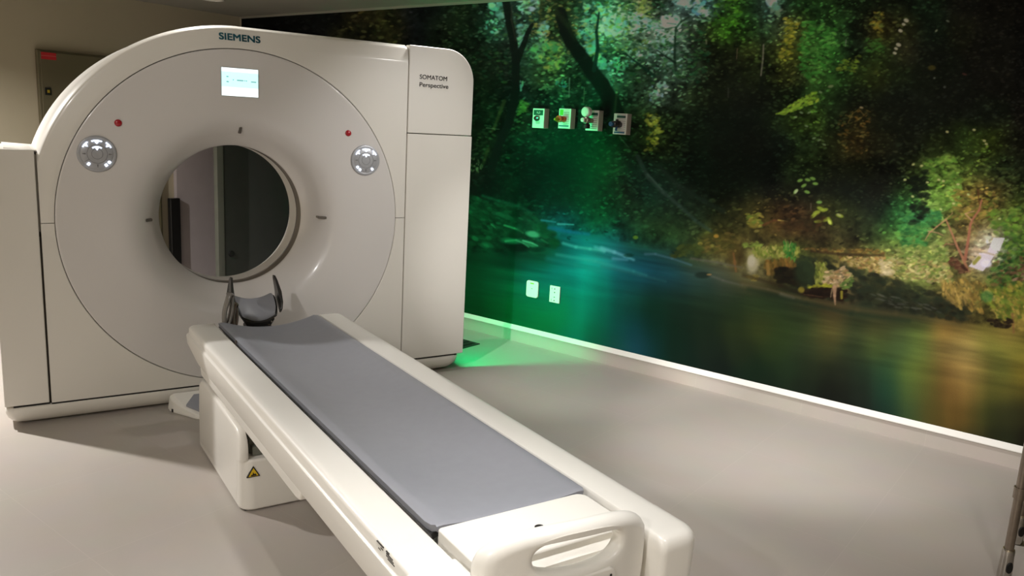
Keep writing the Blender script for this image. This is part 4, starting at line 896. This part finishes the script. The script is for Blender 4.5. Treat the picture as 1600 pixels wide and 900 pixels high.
# --- trunks and branches
DK = (10, 20, 14)
stroke([(786, -40), (790, 0), (797, 40), (803, 70), (806, 90), (806, 140), (796, 190), (778, 230), (768, 262)], 12, 13, DK, .95, 2)
stroke([(806, 98), (818, 70), (824, 52), (832, 38)], 12, 5, DK, .95, 1.5)
stroke([(800, 10), (799, 30), (806, 64)], 3, 2, (36, 46, 32), .5)
stroke([(788, 158), (781, 176), (772, 200), (768, 206)], 6, 4, (56, 78, 34), .45, 3); stroke([(763, 232), (757, 250), (752, 262)], 5, 4, (50, 66, 28), .4, 3)
stroke([(760, 200), (780, 202)], 1.2, .8, (86, 116, 80), .7); stroke([(736, 236), (746, 231)], 2, 1, (56, 64, 44), .6)
leaves([(733, 244), (758, 250), (752, 268), (734, 268)], 24, (1.5, 3), [(70, 80, 52), (90, 100, 66)], .7, ang=(1.2, 1.9))
stroke([(876, 20), (884, 50), (892, 66), (904, 82), (922, 108), (940, 132), (956, 160), (962, 176)], 18, 26, DK, .95, 3)
stroke([(844, -20), (848, 10), (846, 34)], 10, 7, (20, 40, 20), .5, 4); stroke([(846, 0), (844, 34), (841, 44)], 4, 3, (44, 66, 28), .3)
stroke([(928, 110), (934, 76), (932, 50), (936, 20)], 7, 3, (12, 36, 26), .95, 1.5)
stroke([(900, 60), (888, 40), (870, 20), (862, -10)], 10, 6, (20, 42, 20), .5, 4)
stroke([(1056, 110), (1054, 90), (1055, 60), (1056, 44), (1064, 34), (1076, 27)], 4.5, 2.5, (18, 34, 24), .8, 1.6)
stroke([(1055, 98), (1040, 88), (1026, 78)], 3.5, 1.5, (14, 28, 20), .9); stroke([(1056, 42), (1040, 45), (1022, 44)], 2, 1, (30, 50, 40), .8); stroke([(1056, 38), (1042, 36)], 1.6, 1, (30, 50, 40), .8)
stroke([(1022, 118), (1006, 106), (990, 94), (978, 84), (962, 86)], 5, 1.5, (14, 40, 28), .9)
stroke([(1012, 30), (1024, 40), (1004, 46)], 1, 1, (40, 70, 56), .6)
stroke([(1186, 0), (1190, 40), (1192, 80), (1190, 140)], 7, 8, (11, 15, 11), .4, 5); stroke([(1150, 48), (1150, 110)], 6, 5, (12, 15, 10), .4, 4)
stroke([(1193, 70), (1192, 92), (1189, 118)], 2, 2, (100, 96, 84), .75, 1.5); stroke([(1152, 76), (1151, 92)], 1.6, 1.4, (70, 60, 44), .7); stroke([(1103, 62), (1104, 68)], 2, 2, (90, 92, 70), .6)
stroke([(1322, 62), (1321, 72)], 1.4, 1.2, (92, 96, 84), .7); stroke([(1138, 138), (1138, 152)], 2.4, 2, (42, 44, 38), .6)
stroke([(960, 180), (964, 140), (958, 120)], 4, 3, (60, 90, 50), .3)
stroke([(890, 122), (889, 152)], 1.6, 1.4, (90, 150, 110), .7); stroke([(913, 138), (912, 160)], 1.2, 1, (80, 130, 80), .6)
stroke([(968, 214), (982, 230)], 2.5, 1.5, (58, 88, 58), .6)
# fallen grey trunk leaning to the water
stroke([(996, 244), (1012, 276), (1036, 300), (1062, 322), (1086, 344), (1112, 362)], 7, 5, (42, 62, 50), .6, 3); stroke([(1012, 272), (1034, 296)], 3, 2, (64, 88, 74), .5, 2)
stroke([(1032, 262), (1060, 290), (1100, 314), (1130, 330)], 6, 8, (28, 42, 32), .5, 4)
# --- bright foliage accents
YG = [(120, 134, 40), (92, 110, 34), (140, 150, 60)]
leaves([(1226, 28), (1250, 34), (1240, 70), (1232, 92), (1218, 92), (1226, 60)], 90, (2, 4.5), [(112, 110, 34), (124, 118, 40), (84, 92, 26)], .6)
leaves([(1254, 30), (1306, 44), (1302, 100), (1270, 130), (1246, 104)], 330, (2, 5), [(36, 86, 30), (48, 100, 38), (28, 66, 24), (60, 104, 44)], .7)
leaves([(1120, -60), (1160, -60), (1158, 44), (1112, 40)], 200, (1.6, 4), [(46, 96, 20), (34, 74, 16), (58, 104, 28)], .6)
leaves([(1318, 92), (1346, 86), (1340, 112), (1306, 110)], 60, (2, 4), [(70, 92, 28), (86, 100, 34)], .7); leaves([(1358, 20), (1380, 18), (1378, 50), (1362, 46)], 34, (2, 4.5), [(110, 98, 34), (90, 84, 30), (76, 88, 38)], .6); leaves([(1350, 60), (1382, 60), (1380, 84), (1352, 80)], 60, (2, 4), [(44, 78, 30), (34, 64, 24)], .7)
for (u, v, s_) in [(1416, 32, 4), (1412, 38, 3), (1407, 48, 3.5), (1404, 70, 4), (1400, 76, 3), (1398, 83, 3)]: blob(u, v, s_, s_ * .7, (150, 146, 124), .8, .4)
blob(1463, 48, 2.5, 1.5, (96, 104, 80), .8, -.8); blob(1481, 33, 3, 1.4, (80, 88, 72), .7, .5); blob(1460, 122, 2, 1.5, (80, 86, 76), .7); blob(1456, 106, 6, 4, (58, 54, 22), .7); blob(1507, 116, 4, 1.5, (70, 40, 34), .6, .3); blob(1476, 136, 2, 2, (64, 68, 62), .7)
leaves([(1217, 178), (1240, 160), (1275, 141), (1278, 158), (1250, 170), (1222, 180)], 130, (2, 4), [(84, 116, 34), (104, 130, 40), (70, 98, 30)], .8, ang=(-.9, .1)); blob(1298, 135, 4.5, 2.2, (96, 106, 74), .7, -.2); stroke([(1213, 178), (1236, 172), (1262, 152)], 3, 4, (104, 134, 44), .7)
for (u, v) in [(1252, 176), (1264, 176), (1243, 183), (1260, 197), (1272, 216), (1280, 219), (1288, 226), (1282, 144)]: blob(u, v, 3, 1.6, (92, 112, 78), .75, rnd.uniform(-.6, .6))
stroke([(1325, 192), (1332, 178), (1345, 168)], 1.2, 1, (110, 90, 44), .6); stroke([(1343, 172), (1350, 180)], 1.2, 1, (130, 110, 60), .6); blob(1346, 168, 3, 1.6, (120, 110, 80), .8, .3); leaves([(1310, 175), (1360, 170), (1356, 240), (1312, 240)], 90, (1.6, 3.6), [(84, 62, 26), (60, 52, 24), (96, 84, 40)], .6)
leaves([(1004, 174), (1034, 180), (1034, 206), (1020, 236), (1008, 236), (1014, 200)], 80, (2, 4.5), YG, .75); blob(1022, 184, 4, 3, (120, 142, 76), .7); blob(1028, 205, 5, 4, (130, 150, 60), .7)
leaves([(810, 156), (826, 160), (822, 178), (808, 178)], 40, (2, 4), [(44, 110, 36), (56, 126, 44)], .7)
for (u, v, a) in [(1243, 299, -.9), (1261, 300, .3), (1262, 281, .2), (1256, 290, -.5), (1274, 287, .1), (1270, 279, .3), (1280, 316, 0), (1250, 282, -.3)]: blob(u, v, 4.5, 2.4, (110, 150, 66), .85, a)
blob(1244, 299, 4, 2.2, (164, 180, 130), .8, -.9)
for (u, v, a) in [(1291, 343, -.5), (1297, 346, 1.1), (1288, 328, -.2), (1276, 332, -.3), (1282, 326, .4), (1312, 337, .3), (1271, 337, -.7), (1278, 346, 0)]: blob(u, v, 6, 2.8, (138, 156, 50), .8, a)
blob(1296, 347, 4, 2.4, (196, 210, 90), .85, 1.1); blob(1311, 336, 4, 1.6, (150, 152, 110), .7, .5)
stroke([(1267, 318), (1267, 328)], 1.5, 1, (110, 100, 80), .6)
# --- right-hand bush
BUSH = [(1418, 250), (1470, 236), (1530, 240), (1600, 260), (1624, 300), (1624, 460), (1560, 430), (1480, 430), (1400, 415), (1385, 380), (1402, 340), (1440, 300)]
leaves(BUSH, 900, (2.4, 6), (0.4, 1.75), .7)
leaves([(1438, 300), (1500, 290), (1500, 320), (1470, 330), (1440, 318)], 170, (2.5, 5.5), [(104, 140, 56), (86, 122, 48), (120, 150, 70)], .75)
leaves([(1440, 250), (1490, 240), (1500, 285), (1450, 290)], 140, (2.5, 5.5), [(84, 116, 44), (104, 130, 56), (64, 98, 36)], .7)
leaves([(1404, 330), (1470, 328), (1468, 350), (1410, 362)], 190, (2.5, 5.5), [(46, 100, 54), (60, 112, 54), (36, 84, 42)], .7); leaves([(1405, 350), (1450, 350), (1446, 385), (1408, 385)], 150, (2.5, 5.5), [(52, 112, 50), (74, 124, 58), (34, 82, 40)], .7)
leaves([(1490, 296), (1560, 300), (1556, 340), (1490, 345)], 190, (2.2, 5), [(140, 124, 56), (118, 98, 50), (92, 100, 40)], .7); leaves([(1540, 330), (1620, 320), (1620, 400), (1570, 400)], 220, (2.6, 6), [(108, 134, 56), (84, 118, 40), (60, 92, 36)], .75)
leaves([(1424, 280), (1450, 262), (1450, 330), (1440, 345), (1420, 350)], 70, (3, 7), [(14, 20, 14), (18, 24, 15)], .7)
for (u, v) in [(1440, 259), (1427, 257), (1467, 281), (1474, 283), (1449, 285), (1497, 288), (1490, 318), (1426, 307), (1414, 281), (1513, 304), (1470, 327), (1562, 342), (1541, 225), (1538, 220), (1522, 203), (1480, 206)]: blob(u, v, 2.6, 1.8, (168, 176, 110), .8, rnd.uniform(-.5, .5))
# small birch-like stems
BR = (150, 104, 74)
stroke([(1512, 422), (1504, 402), (1495, 384), (1488, 366), (1478, 343)], 5, 2, BR, .9, 1.2); stroke([(1508, 405), (1512, 380), (1516, 352), (1519, 344), (1530, 328), (1534, 312)], 5, 2.5, (146, 94, 70), .9, 1.2); stroke([(1518, 344), (1508, 334), (1522, 330)], 2, 1.2, (176, 136, 104), .8)
stroke([(1478, 343), (1464, 354), (1452, 364), (1446, 374)], 2.5, 1.5, (150, 116, 80), .85); stroke([(1450, 361), (1466, 364), (1474, 368)], 2, 1.2, (160, 124, 90), .8); stroke([(1490, 382), (1478, 381), (1470, 388), (1474, 394)], 2, 1.4, (140, 100, 72), .8); stroke([(1519, 344), (1530, 360)], 2, 1, (120, 92, 64), .7); stroke([(1477, 343), (1488, 334), (1487, 328)], 1.6, 1, (150, 120, 80), .7); stroke([(1528, 296), (1530, 318)], 2, 2, (70, 40, 26), .7)
# pale rock
PR = (206, 196, 200)
for P in ([(1552, 372), (1570, 372), (1560, 396), (1542, 396)], [(1514, 416), (1530, 396), (1556, 396), (1544, 414), (1536, 424)]):
    us = [p[0] for p in P]; vs = [p[1] for p in P]
    mk = np.array([[inpoly(x + U0, y + V0, P) for x in range(int(min(us)) - U0, int(max(us)) - U0 + 1)] for y in range(int(min(vs)) - V0, int(max(vs)) - V0 + 1)])
    y0, x0 = int(min(vs)) - V0, int(min(us)) - U0; sub = img[y0:y0 + mk.shape[0], x0:x0 + mk.shape[1]]; sub[mk] = sub[mk] * .08 + np.array(PR, np.float32) * .92
stroke([(1538, 394), (1552, 398), (1560, 400)], 3, 2, (176, 158, 132), .8); stroke([(1522, 411), (1530, 402)], 6, 6, (136, 132, 54), .9, 2); stroke([(1524, 396), (1532, 400)], 4, 3, (200, 180, 150), .8); blob(1541, 412, 8, 6, (220, 214, 232), .8); blob(1556, 384, 8, 7, (212, 206, 218), .7); blob(1554, 467, 4, 3, (190, 190, 160), .8)
leaves([(1560, 395), (1620, 380), (1620, 470), (1540, 440)], 230, (2.6, 6), [(56, 98, 40), (84, 112, 44), (100, 72, 46), (36, 60, 28)], .75); leaves([(1570, 420), (1620, 400), (1620, 440), (1580, 436)], 60, (2, 5), [(110, 74, 54), (140, 110, 90), (60, 44, 30)], .7)
leaves([(1490, 400), (1515, 425), (1500, 428), (1480, 410)], 60, (2, 5), [(80, 48, 34), (60, 36, 26), (110, 80, 54)], .7)
# --- sunlit bank
leaves([(1380, 404), (1420, 398), (1480, 412), (1490, 440), (1440, 442), (1385, 430)], 420, (2, 5), [(164, 162, 88), (130, 146, 68), (186, 176, 114), (100, 120, 54), (150, 130, 78)], .75)
leaves([(1400, 384), (1480, 380), (1484, 410), (1400, 400)], 180, (2, 5), [(116, 136, 62), (92, 114, 52), (140, 146, 80)], .7)
leaves([(1310, 402), (1382, 400), (1384, 428), (1340, 420), (1315, 410)], 260, (1.6, 4), [(168, 146, 84), (190, 166, 104), (140, 104, 60), (120, 112, 50)], .8)
leaves([(1244, 388), (1380, 390), (1382, 398), (1290, 394)], 110, (1.6, 4), [(120, 96, 44), (136, 120, 56), (96, 72, 36)], .75); stroke([(1268, 392), (1310, 397), (1380, 399)], 4, 4, (52, 36, 22), .6, 3)
leaves([(1376, 404), (1392, 410), (1396, 430), (1378, 430)], 50, (3, 6), [(214, 196, 150), (196, 180, 120)], .7)
# shaded bank below the sunlit edge
BK = [(1250, 400), (1290, 402), (1330, 418), (1370, 428), (1400, 440), (1440, 450), (1480, 470), (1520, 486), (1500, 502), (1400, 484), (1330, 472), (1262, 460), (1246, 430)]
leaves(BK, 420, (4, 10), [(40, 46, 28), (34, 42, 28), (46, 50, 30), (30, 32, 22)], .6, el=(1.2, 2.4), ang=(0, .5)); leaves([(1360, 458), (1440, 470), (1480, 490), (1380, 478)], 34, (1.5, 3), [(92, 92, 78), (76, 78, 66)], .5, ang=(.1, .4), el=(3, 6))
leaves([(1470, 440), (1510, 436), (1520, 470), (1500, 482), (1474, 462)], 160, (2.4, 5), [(176, 146, 76), (150, 126, 60), (132, 110, 50)], .75, ang=(.8, 1.6)); leaves([(1510, 440), (1540, 440), (1536, 490), (1516, 486)], 90, (2.4, 5), [(112, 92, 44), (140, 112, 50), (90, 84, 38)], .7, ang=(.8, 1.6))
leaves([(1530, 455), (1620, 440), (1620, 500), (1560, 500)], 300, (2.4, 6), [(126, 126, 44), (100, 116, 40), (150, 130, 60), (80, 100, 36)], .75, ang=(.2, 1.5)); blob(1542, 463, 10, 9, (56, 110, 56), .6); stroke([(1582, 490), (1584, 520)], 4, 3, (120, 80, 50), .6, 2); leaves([(1540, 500), (1580, 498), (1580, 512), (1548, 510)], 30, (3, 6), [(34, 24, 16), (28, 22, 14)], .8)
# overhanging tuft and its roots
leaves([(1274, 410), (1292, 410), (1290, 436), (1274, 448)], 90, (2, 4.5), [(130, 134, 56), (110, 120, 44), (150, 150, 70)], .8, ang=(1, 1.9)); leaves([(1290, 424), (1320, 418), (1332, 432), (1312, 452), (1288, 446)], 160, (2, 5), [(186, 156, 108), (206, 178, 130), (150, 118, 76), (130, 126, 70)], .8, ang=(-.6, .6))
leaves([(1264, 446), (1300, 444), (1298, 452), (1262, 450)], 60, (2, 4), [(150, 150, 44), (130, 128, 40)], .8); leaves([(1252, 450), (1320, 452), (1322, 468), (1262, 464)], 120, (3, 7), [(30, 20, 12), (38, 26, 16)], .85); stroke([(1304, 448), (1304, 462), (1305, 476)], 7, 2, (176, 140, 104), .85, 1.6); stroke([(1300, 452), (1298, 464)], 2, 1.5, (176, 150, 110), .7); stroke([(1315, 456), (1315, 466)], 4, 3.5, (160, 150, 50), .8); blob(1252, 453, 5, 5, (140, 126, 44), .85); stroke([(1256, 460), (1285, 464)], 1.5, 1, (110, 80, 50), .6)
leaves([(1314, 440), (1336, 430), (1330, 450), (1316, 452)], 40, (2, 4), [(74, 104, 44), (96, 116, 50)], .7)
# mossy boulders on the bank
blob(1186, 398, 20, 10, (150, 146, 84), .7, -.1, .6); blob(1176, 413, 9, 14, (176, 168, 130), .85, .1, .6); blob(1174, 408, 6, 9, (188, 180, 150), .8); leaves([(1174, 386), (1250, 386), (1246, 402), (1180, 402)], 240, (2, 4.5), [(140, 142, 64), (120, 130, 52), (100, 116, 40), (160, 150, 80)], .75, ang=(.6, 2.2)); leaves([(1224, 378), (1246, 382), (1242, 408), (1226, 406)], 90, (2, 4.5), [(60, 116, 42), (44, 100, 38), (84, 128, 50)], .8, ang=(1.1, 2.1)); stroke([(1230, 386), (1227, 374)], 1.4, 1, (150, 146, 80), .8); stroke([(1233, 386), (1236, 377)], 1.4, 1, (160, 156, 90), .8)
leaves([(1194, 410), (1240, 404), (1244, 420), (1200, 430)], 150, (2.4, 5), [(130, 92, 40), (104, 80, 34), (84, 70, 30)], .75, ang=(1, 2)); stroke([(1199, 412), (1201, 428)], 5, 6, (150, 120, 60), .7, 2); leaves([(1212, 420), (1250, 418), (1262, 446), (1216, 440)], 120, (3, 8), [(26, 22, 12), (34, 30, 16), (22, 20, 12)], .8); blob(1258, 424, 16, 22, (42, 56, 32), .75, .1, .6); leaves([(1164, 432), (1185, 430), (1180, 440)], 24, (2, 4), [(120, 108, 50)], .7)
leaves([(1160, 380), (1186, 378), (1190, 384), (1162, 386)], 40, (2, 4), [(116, 134, 54)], .7); blob(1178, 350, 9, 7, (130, 118, 46), .75); leaves([(1168, 334), (1190, 334), (1190, 356), (1168, 350)], 60, (2, 4.5), [(110, 112, 40), (140, 124, 54), (78, 96, 34)], .75); stroke([(1192, 352), (1210, 344), (1232, 346)], 4, 2.5, (92, 58, 32), .65, 2); stroke([(1216, 344), (1230, 346)], 2, 1.4, (168, 150, 70), .8); leaves([(1230, 336), (1290, 340), (1270, 364), (1220, 360)], 60, (3, 7), [(64, 44, 22), (52, 38, 20), (46, 38, 20)], .5)
blob(1118, 374, 22, 10, (66, 66, 26), .55, .1, .8); leaves([(1092, 370), (1150, 362), (1152, 394), (1096, 396)], 150, (2.5, 6), [(80, 74, 30), (66, 68, 28), (52, 58, 26), (100, 86, 40)], .55); blob(1119, 369, 4, 3, (170, 130, 50), .8); blob(1094, 381, 4, 3, (140, 130, 56), .75); blob(1113, 384, 3, 2.5, (130, 130, 56), .7); blob(1149, 392, 2, 2, (180, 160, 80), .8); blob(1148, 410, 3.5, 4, (150, 116, 70), .8); blob(993, 371, 4, 3, (96, 140, 40), .8)
blob(1150, 402, 14, 18, (72, 58, 26), .6, 0, .8); stroke([(1146, 396), (1150, 424)], 3, 3, (130, 88, 46), .6, 2)
leaves([(1060, 384), (1100, 382), (1096, 400), (1050, 402)], 60, (3, 7), [(62, 74, 30), (52, 64, 28)], .6)
# left bank rocks
RK = [(16, 92, 56), (10, 70, 40), (22, 112, 70)]
leaves([(735, 306), (790, 318), (840, 340), (866, 362), (872, 384), (800, 388), (735, 384)], 380, (3, 8), [(10, 62, 34), (8, 48, 26), (18, 84, 50), (6, 36, 20)], .6, ang=(0, .7)); stroke([(754, 306), (780, 314), (810, 322), (830, 332)], 4, 5, (18, 84, 54), .5, 3)
blob(806, 382, 24, 11, (4, 22, 14), .9, .15, .5); blob(800, 376, 17, 5, (20, 116, 66), .8, .05, .8); stroke([(790, 377), (806, 375), (818, 380), (826, 386)], 3, 2, (50, 150, 96), .8, 2); blob(833, 366, 11, 5, (64, 176, 116), .85, .15, .6); blob(828, 381, 12, 4, (40, 140, 84), .75, .35, .7); stroke([(817, 376), (832, 380), (840, 384)], 2.4, 1.4, (74, 180, 126), .8); stroke([(788, 352), (804, 357), (817, 364)], 3, 2.6, (48, 150, 90), .8, 2); stroke([(768, 351), (774, 356)], 2.4, 1.2, (40, 130, 78), .7); blob(806, 366, 12, 7, (4, 40, 20), .75); blob(840, 390, 12, 4, (4, 44, 26), .7); stroke([(846, 374), (856, 380)], 3, 2, (30, 120, 70), .6); blob(806, 334, 7, 6, (4, 34, 18), .7); blob(866, 380, 8, 9, (6, 76, 34), .7, .3); blob(850, 360, 14, 10, (8, 84, 40), .5, .6)
# --- river: streaks along the current and mirrored columns of light
sl = 0.17
def rivernoise(seed, su, sv, oct=3):
    g = np.random.default_rng(seed); out = np.zeros((CH, CW), np.float32); amp = 1.0
    for _ in range(oct):
        n_ = g.random((int(2 * CH / sv) + 40, int(CW / su) + 4)).astype(np.float32)[..., None]
        out += amp * (bil(n_, (PU - U0) / su, (PV - V0 - sl * (PU - U0) + 400) / sv)[..., 0] - .5); amp *= .6; su /= 2; sv /= 2
    return out
s1 = rivernoise(21, 90, 9); c1 = vnoise(26, 240, 23, 2)
depth = ramp(PV - line_at(PU, SHORE), 0, 120)
img = img * (1 + RIV * (0.40 * s1 * (1 - .93 * depth) + 0.26 * c1 * depth))[..., None]
def water(P, w0, w1, col, alpha, soft=4): stroke(P, w0, w1, col, alpha, soft)
water([(846, 344), (868, 347)], 3, 2, (40, 150, 150), .7, 2); water([(872, 350), (896, 351)], 3.5, 2, (60, 170, 160), .8, 2); water([(858, 356), (890, 362), (920, 366)], 6, 5, (14, 104, 130), .7); water([(880, 380), (900, 386), (922, 389), (944, 392)], 4, 4, (70, 180, 170), .7); water([(940, 388), (960, 394), (976, 400), (990, 406)], 6, 3, (104, 186, 196), .75); water([(958, 404), (980, 406)], 5, 3, (90, 170, 186), .6); water([(930, 386), (944, 392)], 4, 6, (90, 180, 184), .6)
water([(1008, 397), (1024, 397), (1050, 404), (1080, 414)], 3.5, 2.5, (70, 110, 122), .65, 3); water([(1080, 404), (1120, 410), (1160, 418)], 4, 2, (96, 92, 80), .5, 3); water([(1108, 430), (1130, 438), (1160, 446)], 3, 2, (92, 92, 80), .55, 3); water([(1160, 444), (1200, 452), (1250, 466)], 3, 3, (110, 104, 82), .4, 3); water([(870, 398), (930, 408), (990, 424), (1010, 430)], 5, 3, (60, 160, 150), .4); water([(940, 416), (1000, 430), (1040, 440)], 4, 3, (48, 110, 104), .35); blob(982, 399, 8, 3, (8, 56, 40), .6); blob(1098, 430, 12, 5, (22, 34, 26), .7); blob(1108, 429, 4, 1.6, (150, 120, 70), .7)
water([(856, 404), (900, 414), (940, 424)], 8, 6, (24, 130, 122), .4, 6); water([(1160, 442), (1260, 468), (1340, 484), (1400, 490), (1500, 508)], 8, 5, (84, 76, 44), .45, 6); water([(1220, 460), (1240, 466)], 5, 4, (120, 112, 92), .5, 4); water([(1162, 430), (1220, 446), (1258, 462)], 5, 4, (34, 26, 16), .5, 5)
water([(1170, 452), (1260, 474), (1330, 490), (1420, 502)], 7, 5, (30, 44, 28), .5, 6)
img = np.clip(img, 0, 255)

# printed colour -> pigment: the picture was read off under the room's lights (dim white plus a green glow), so a rough estimate is divided out; some light stays in the pigment
def s2l(c): c = c / 255.0; return np.where(c <= 0.04045, c / 12.92, ((c + 0.055) / 1.055) ** 2.4)
NU, NV = 1246, 640
us = np.linspace(376, 1622, NU)
Rb = Matrix(((r_.x, r_.y, r_.z), (u_.x, u_.y, u_.z), (f.x, f.y, f.z)))
def sheet(p):
    """wall point -> (s, r) on the print's drawing grid"""
    d_ = Rb @ (p - CC); return 800 + CF * d_.x / d_.z, 450 - CF * d_.y / d_.z
T0, T1, Z0, Z1 = TB + 0.03, 3.42, 0.1126, 2.206
AW = WD - MUR
# columns are spaced so that the print's drawing grid is evenly resolved along the wall
tt = np.linspace(T0, T1, 3000); uu = np.array([sheet(wl(AW, t, 0.9))[0] for t in tt])
ts = np.interp(np.linspace(uu[0], uu[-1], NU), uu, tt)
zs = np.linspace(Z0, Z1, NV)
TT, ZZ = np.meshgrid(ts, zs)
Xw = WN.x * AW + WT.x * TT; Yw = WN.y * AW + WT.y * TT
dx, dy, dz = Xw - CC.x, Yw - CC.y, ZZ - CC.z
q1 = r_.x * dx + r_.y * dy + r_.z * dz; q2 = u_.x * dx + u_.y * dy + u_.z * dz; q3 = f.x * dx + f.y * dy + f.z * dz
su_ = 800 + CF * q1 / q3; sv_ = 450 - CF * q2 / q3
colr = bil(img, su_ - U0, sv_ - V0)
colr = s2l(colr)
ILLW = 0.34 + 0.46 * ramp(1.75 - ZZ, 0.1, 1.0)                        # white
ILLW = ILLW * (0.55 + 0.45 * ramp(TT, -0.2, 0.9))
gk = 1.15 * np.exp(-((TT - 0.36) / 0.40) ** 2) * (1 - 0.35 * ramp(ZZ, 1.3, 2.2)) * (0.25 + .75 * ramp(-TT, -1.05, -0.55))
# fitted ratio of rendered to drawn brightness, counters scene light in the pigment (columns: metres along the wall, rows: height)
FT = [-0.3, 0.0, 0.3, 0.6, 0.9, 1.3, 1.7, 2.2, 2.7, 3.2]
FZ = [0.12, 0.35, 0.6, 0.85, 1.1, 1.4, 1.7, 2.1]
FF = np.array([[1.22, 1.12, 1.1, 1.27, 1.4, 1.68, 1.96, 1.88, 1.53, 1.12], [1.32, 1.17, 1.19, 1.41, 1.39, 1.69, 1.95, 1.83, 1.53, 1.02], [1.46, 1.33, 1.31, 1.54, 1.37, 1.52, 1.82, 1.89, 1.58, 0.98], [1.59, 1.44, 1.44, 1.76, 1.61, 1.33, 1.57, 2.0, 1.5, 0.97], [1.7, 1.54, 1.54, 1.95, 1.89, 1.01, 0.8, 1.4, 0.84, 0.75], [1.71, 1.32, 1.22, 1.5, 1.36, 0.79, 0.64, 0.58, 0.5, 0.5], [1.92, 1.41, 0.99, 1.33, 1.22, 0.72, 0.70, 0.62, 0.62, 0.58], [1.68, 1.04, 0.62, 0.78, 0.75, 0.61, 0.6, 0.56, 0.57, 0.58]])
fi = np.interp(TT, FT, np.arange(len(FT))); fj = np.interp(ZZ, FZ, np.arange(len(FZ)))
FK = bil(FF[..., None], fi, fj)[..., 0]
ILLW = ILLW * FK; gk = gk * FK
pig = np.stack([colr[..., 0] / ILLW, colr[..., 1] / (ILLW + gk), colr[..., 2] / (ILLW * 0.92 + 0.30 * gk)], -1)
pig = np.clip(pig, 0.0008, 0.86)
n_v = NU * NV
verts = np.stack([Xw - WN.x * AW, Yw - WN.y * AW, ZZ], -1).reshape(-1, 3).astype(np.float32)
ii = (np.arange(NV - 1)[:, None] * NU + np.arange(NU - 1)[None, :]).reshape(-1)
quads = np.stack([ii, ii + NU, ii + NU + 1, ii + 1], -1).astype(np.int32)
# thin sheet: back edge strip closes it against the wall
me = bpy.data.meshes.new('wall_mural')
bx = [(T0, Z0), (T1, Z0), (T1, Z1), (T0, Z1)]
cr = [0, NU - 1, n_v - 1, n_v - NU]
bv = np.array([[WT.x * t + WN.x * (MUR - 0.0005), WT.y * t + WN.y * (MUR - 0.0005), z] for t, z in bx], np.float32)
allv = np.concatenate([verts, bv]); extra = np.array([[cr[k], cr[(k + 1) % 4], n_v + (k + 1) % 4, n_v + k] for k in range(4)], np.int32)
qs = np.concatenate([quads, extra])
me.vertices.add(len(allv)); me.vertices.foreach_set('co', allv.reshape(-1))
me.loops.add(len(qs) * 4); me.loops.foreach_set('vertex_index', qs.reshape(-1))
me.polygons.add(len(qs)); me.polygons.foreach_set('loop_start', np.arange(0, len(qs) * 4, 4, dtype=np.int32)); me.polygons.foreach_set('loop_total', np.full(len(qs), 4, np.int32))
me.update(calc_edges=True); me.validate()
ca_ = me.color_attributes.new('print', 'FLOAT_COLOR', 'POINT')
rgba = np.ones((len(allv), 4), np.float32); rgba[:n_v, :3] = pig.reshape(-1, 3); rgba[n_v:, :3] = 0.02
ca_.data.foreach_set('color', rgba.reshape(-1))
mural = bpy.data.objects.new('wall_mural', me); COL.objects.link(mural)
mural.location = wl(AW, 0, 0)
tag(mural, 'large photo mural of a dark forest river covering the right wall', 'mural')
mm = bpy.data.materials.new('mural_print'); mm.use_nodes = True; nt = mm.node_tree; b = nt.nodes['Principled BSDF']
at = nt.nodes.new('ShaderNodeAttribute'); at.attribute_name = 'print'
tcn = nt.nodes.new('ShaderNodeTexCoord'); nz = nt.nodes.new('ShaderNodeTexNoise'); nz.inputs['Scale'].default_value = 260; nz.inputs['Detail'].default_value = 2
nt.links.new(tcn.outputs['Object'], nz.inputs['Vector'])
mr = nt.nodes.new('ShaderNodeMapRange'); mr.inputs['To Min'].default_value = 0.86; mr.inputs['To Max'].default_value = 1.14; nt.links.new(nz.outputs['Fac'], mr.inputs['Value'])
mxn = nt.nodes.new('ShaderNodeMix'); mxn.data_type = 'RGBA'; mxn.blend_type = 'MULTIPLY'; mxn.inputs[0].default_value = 1.0
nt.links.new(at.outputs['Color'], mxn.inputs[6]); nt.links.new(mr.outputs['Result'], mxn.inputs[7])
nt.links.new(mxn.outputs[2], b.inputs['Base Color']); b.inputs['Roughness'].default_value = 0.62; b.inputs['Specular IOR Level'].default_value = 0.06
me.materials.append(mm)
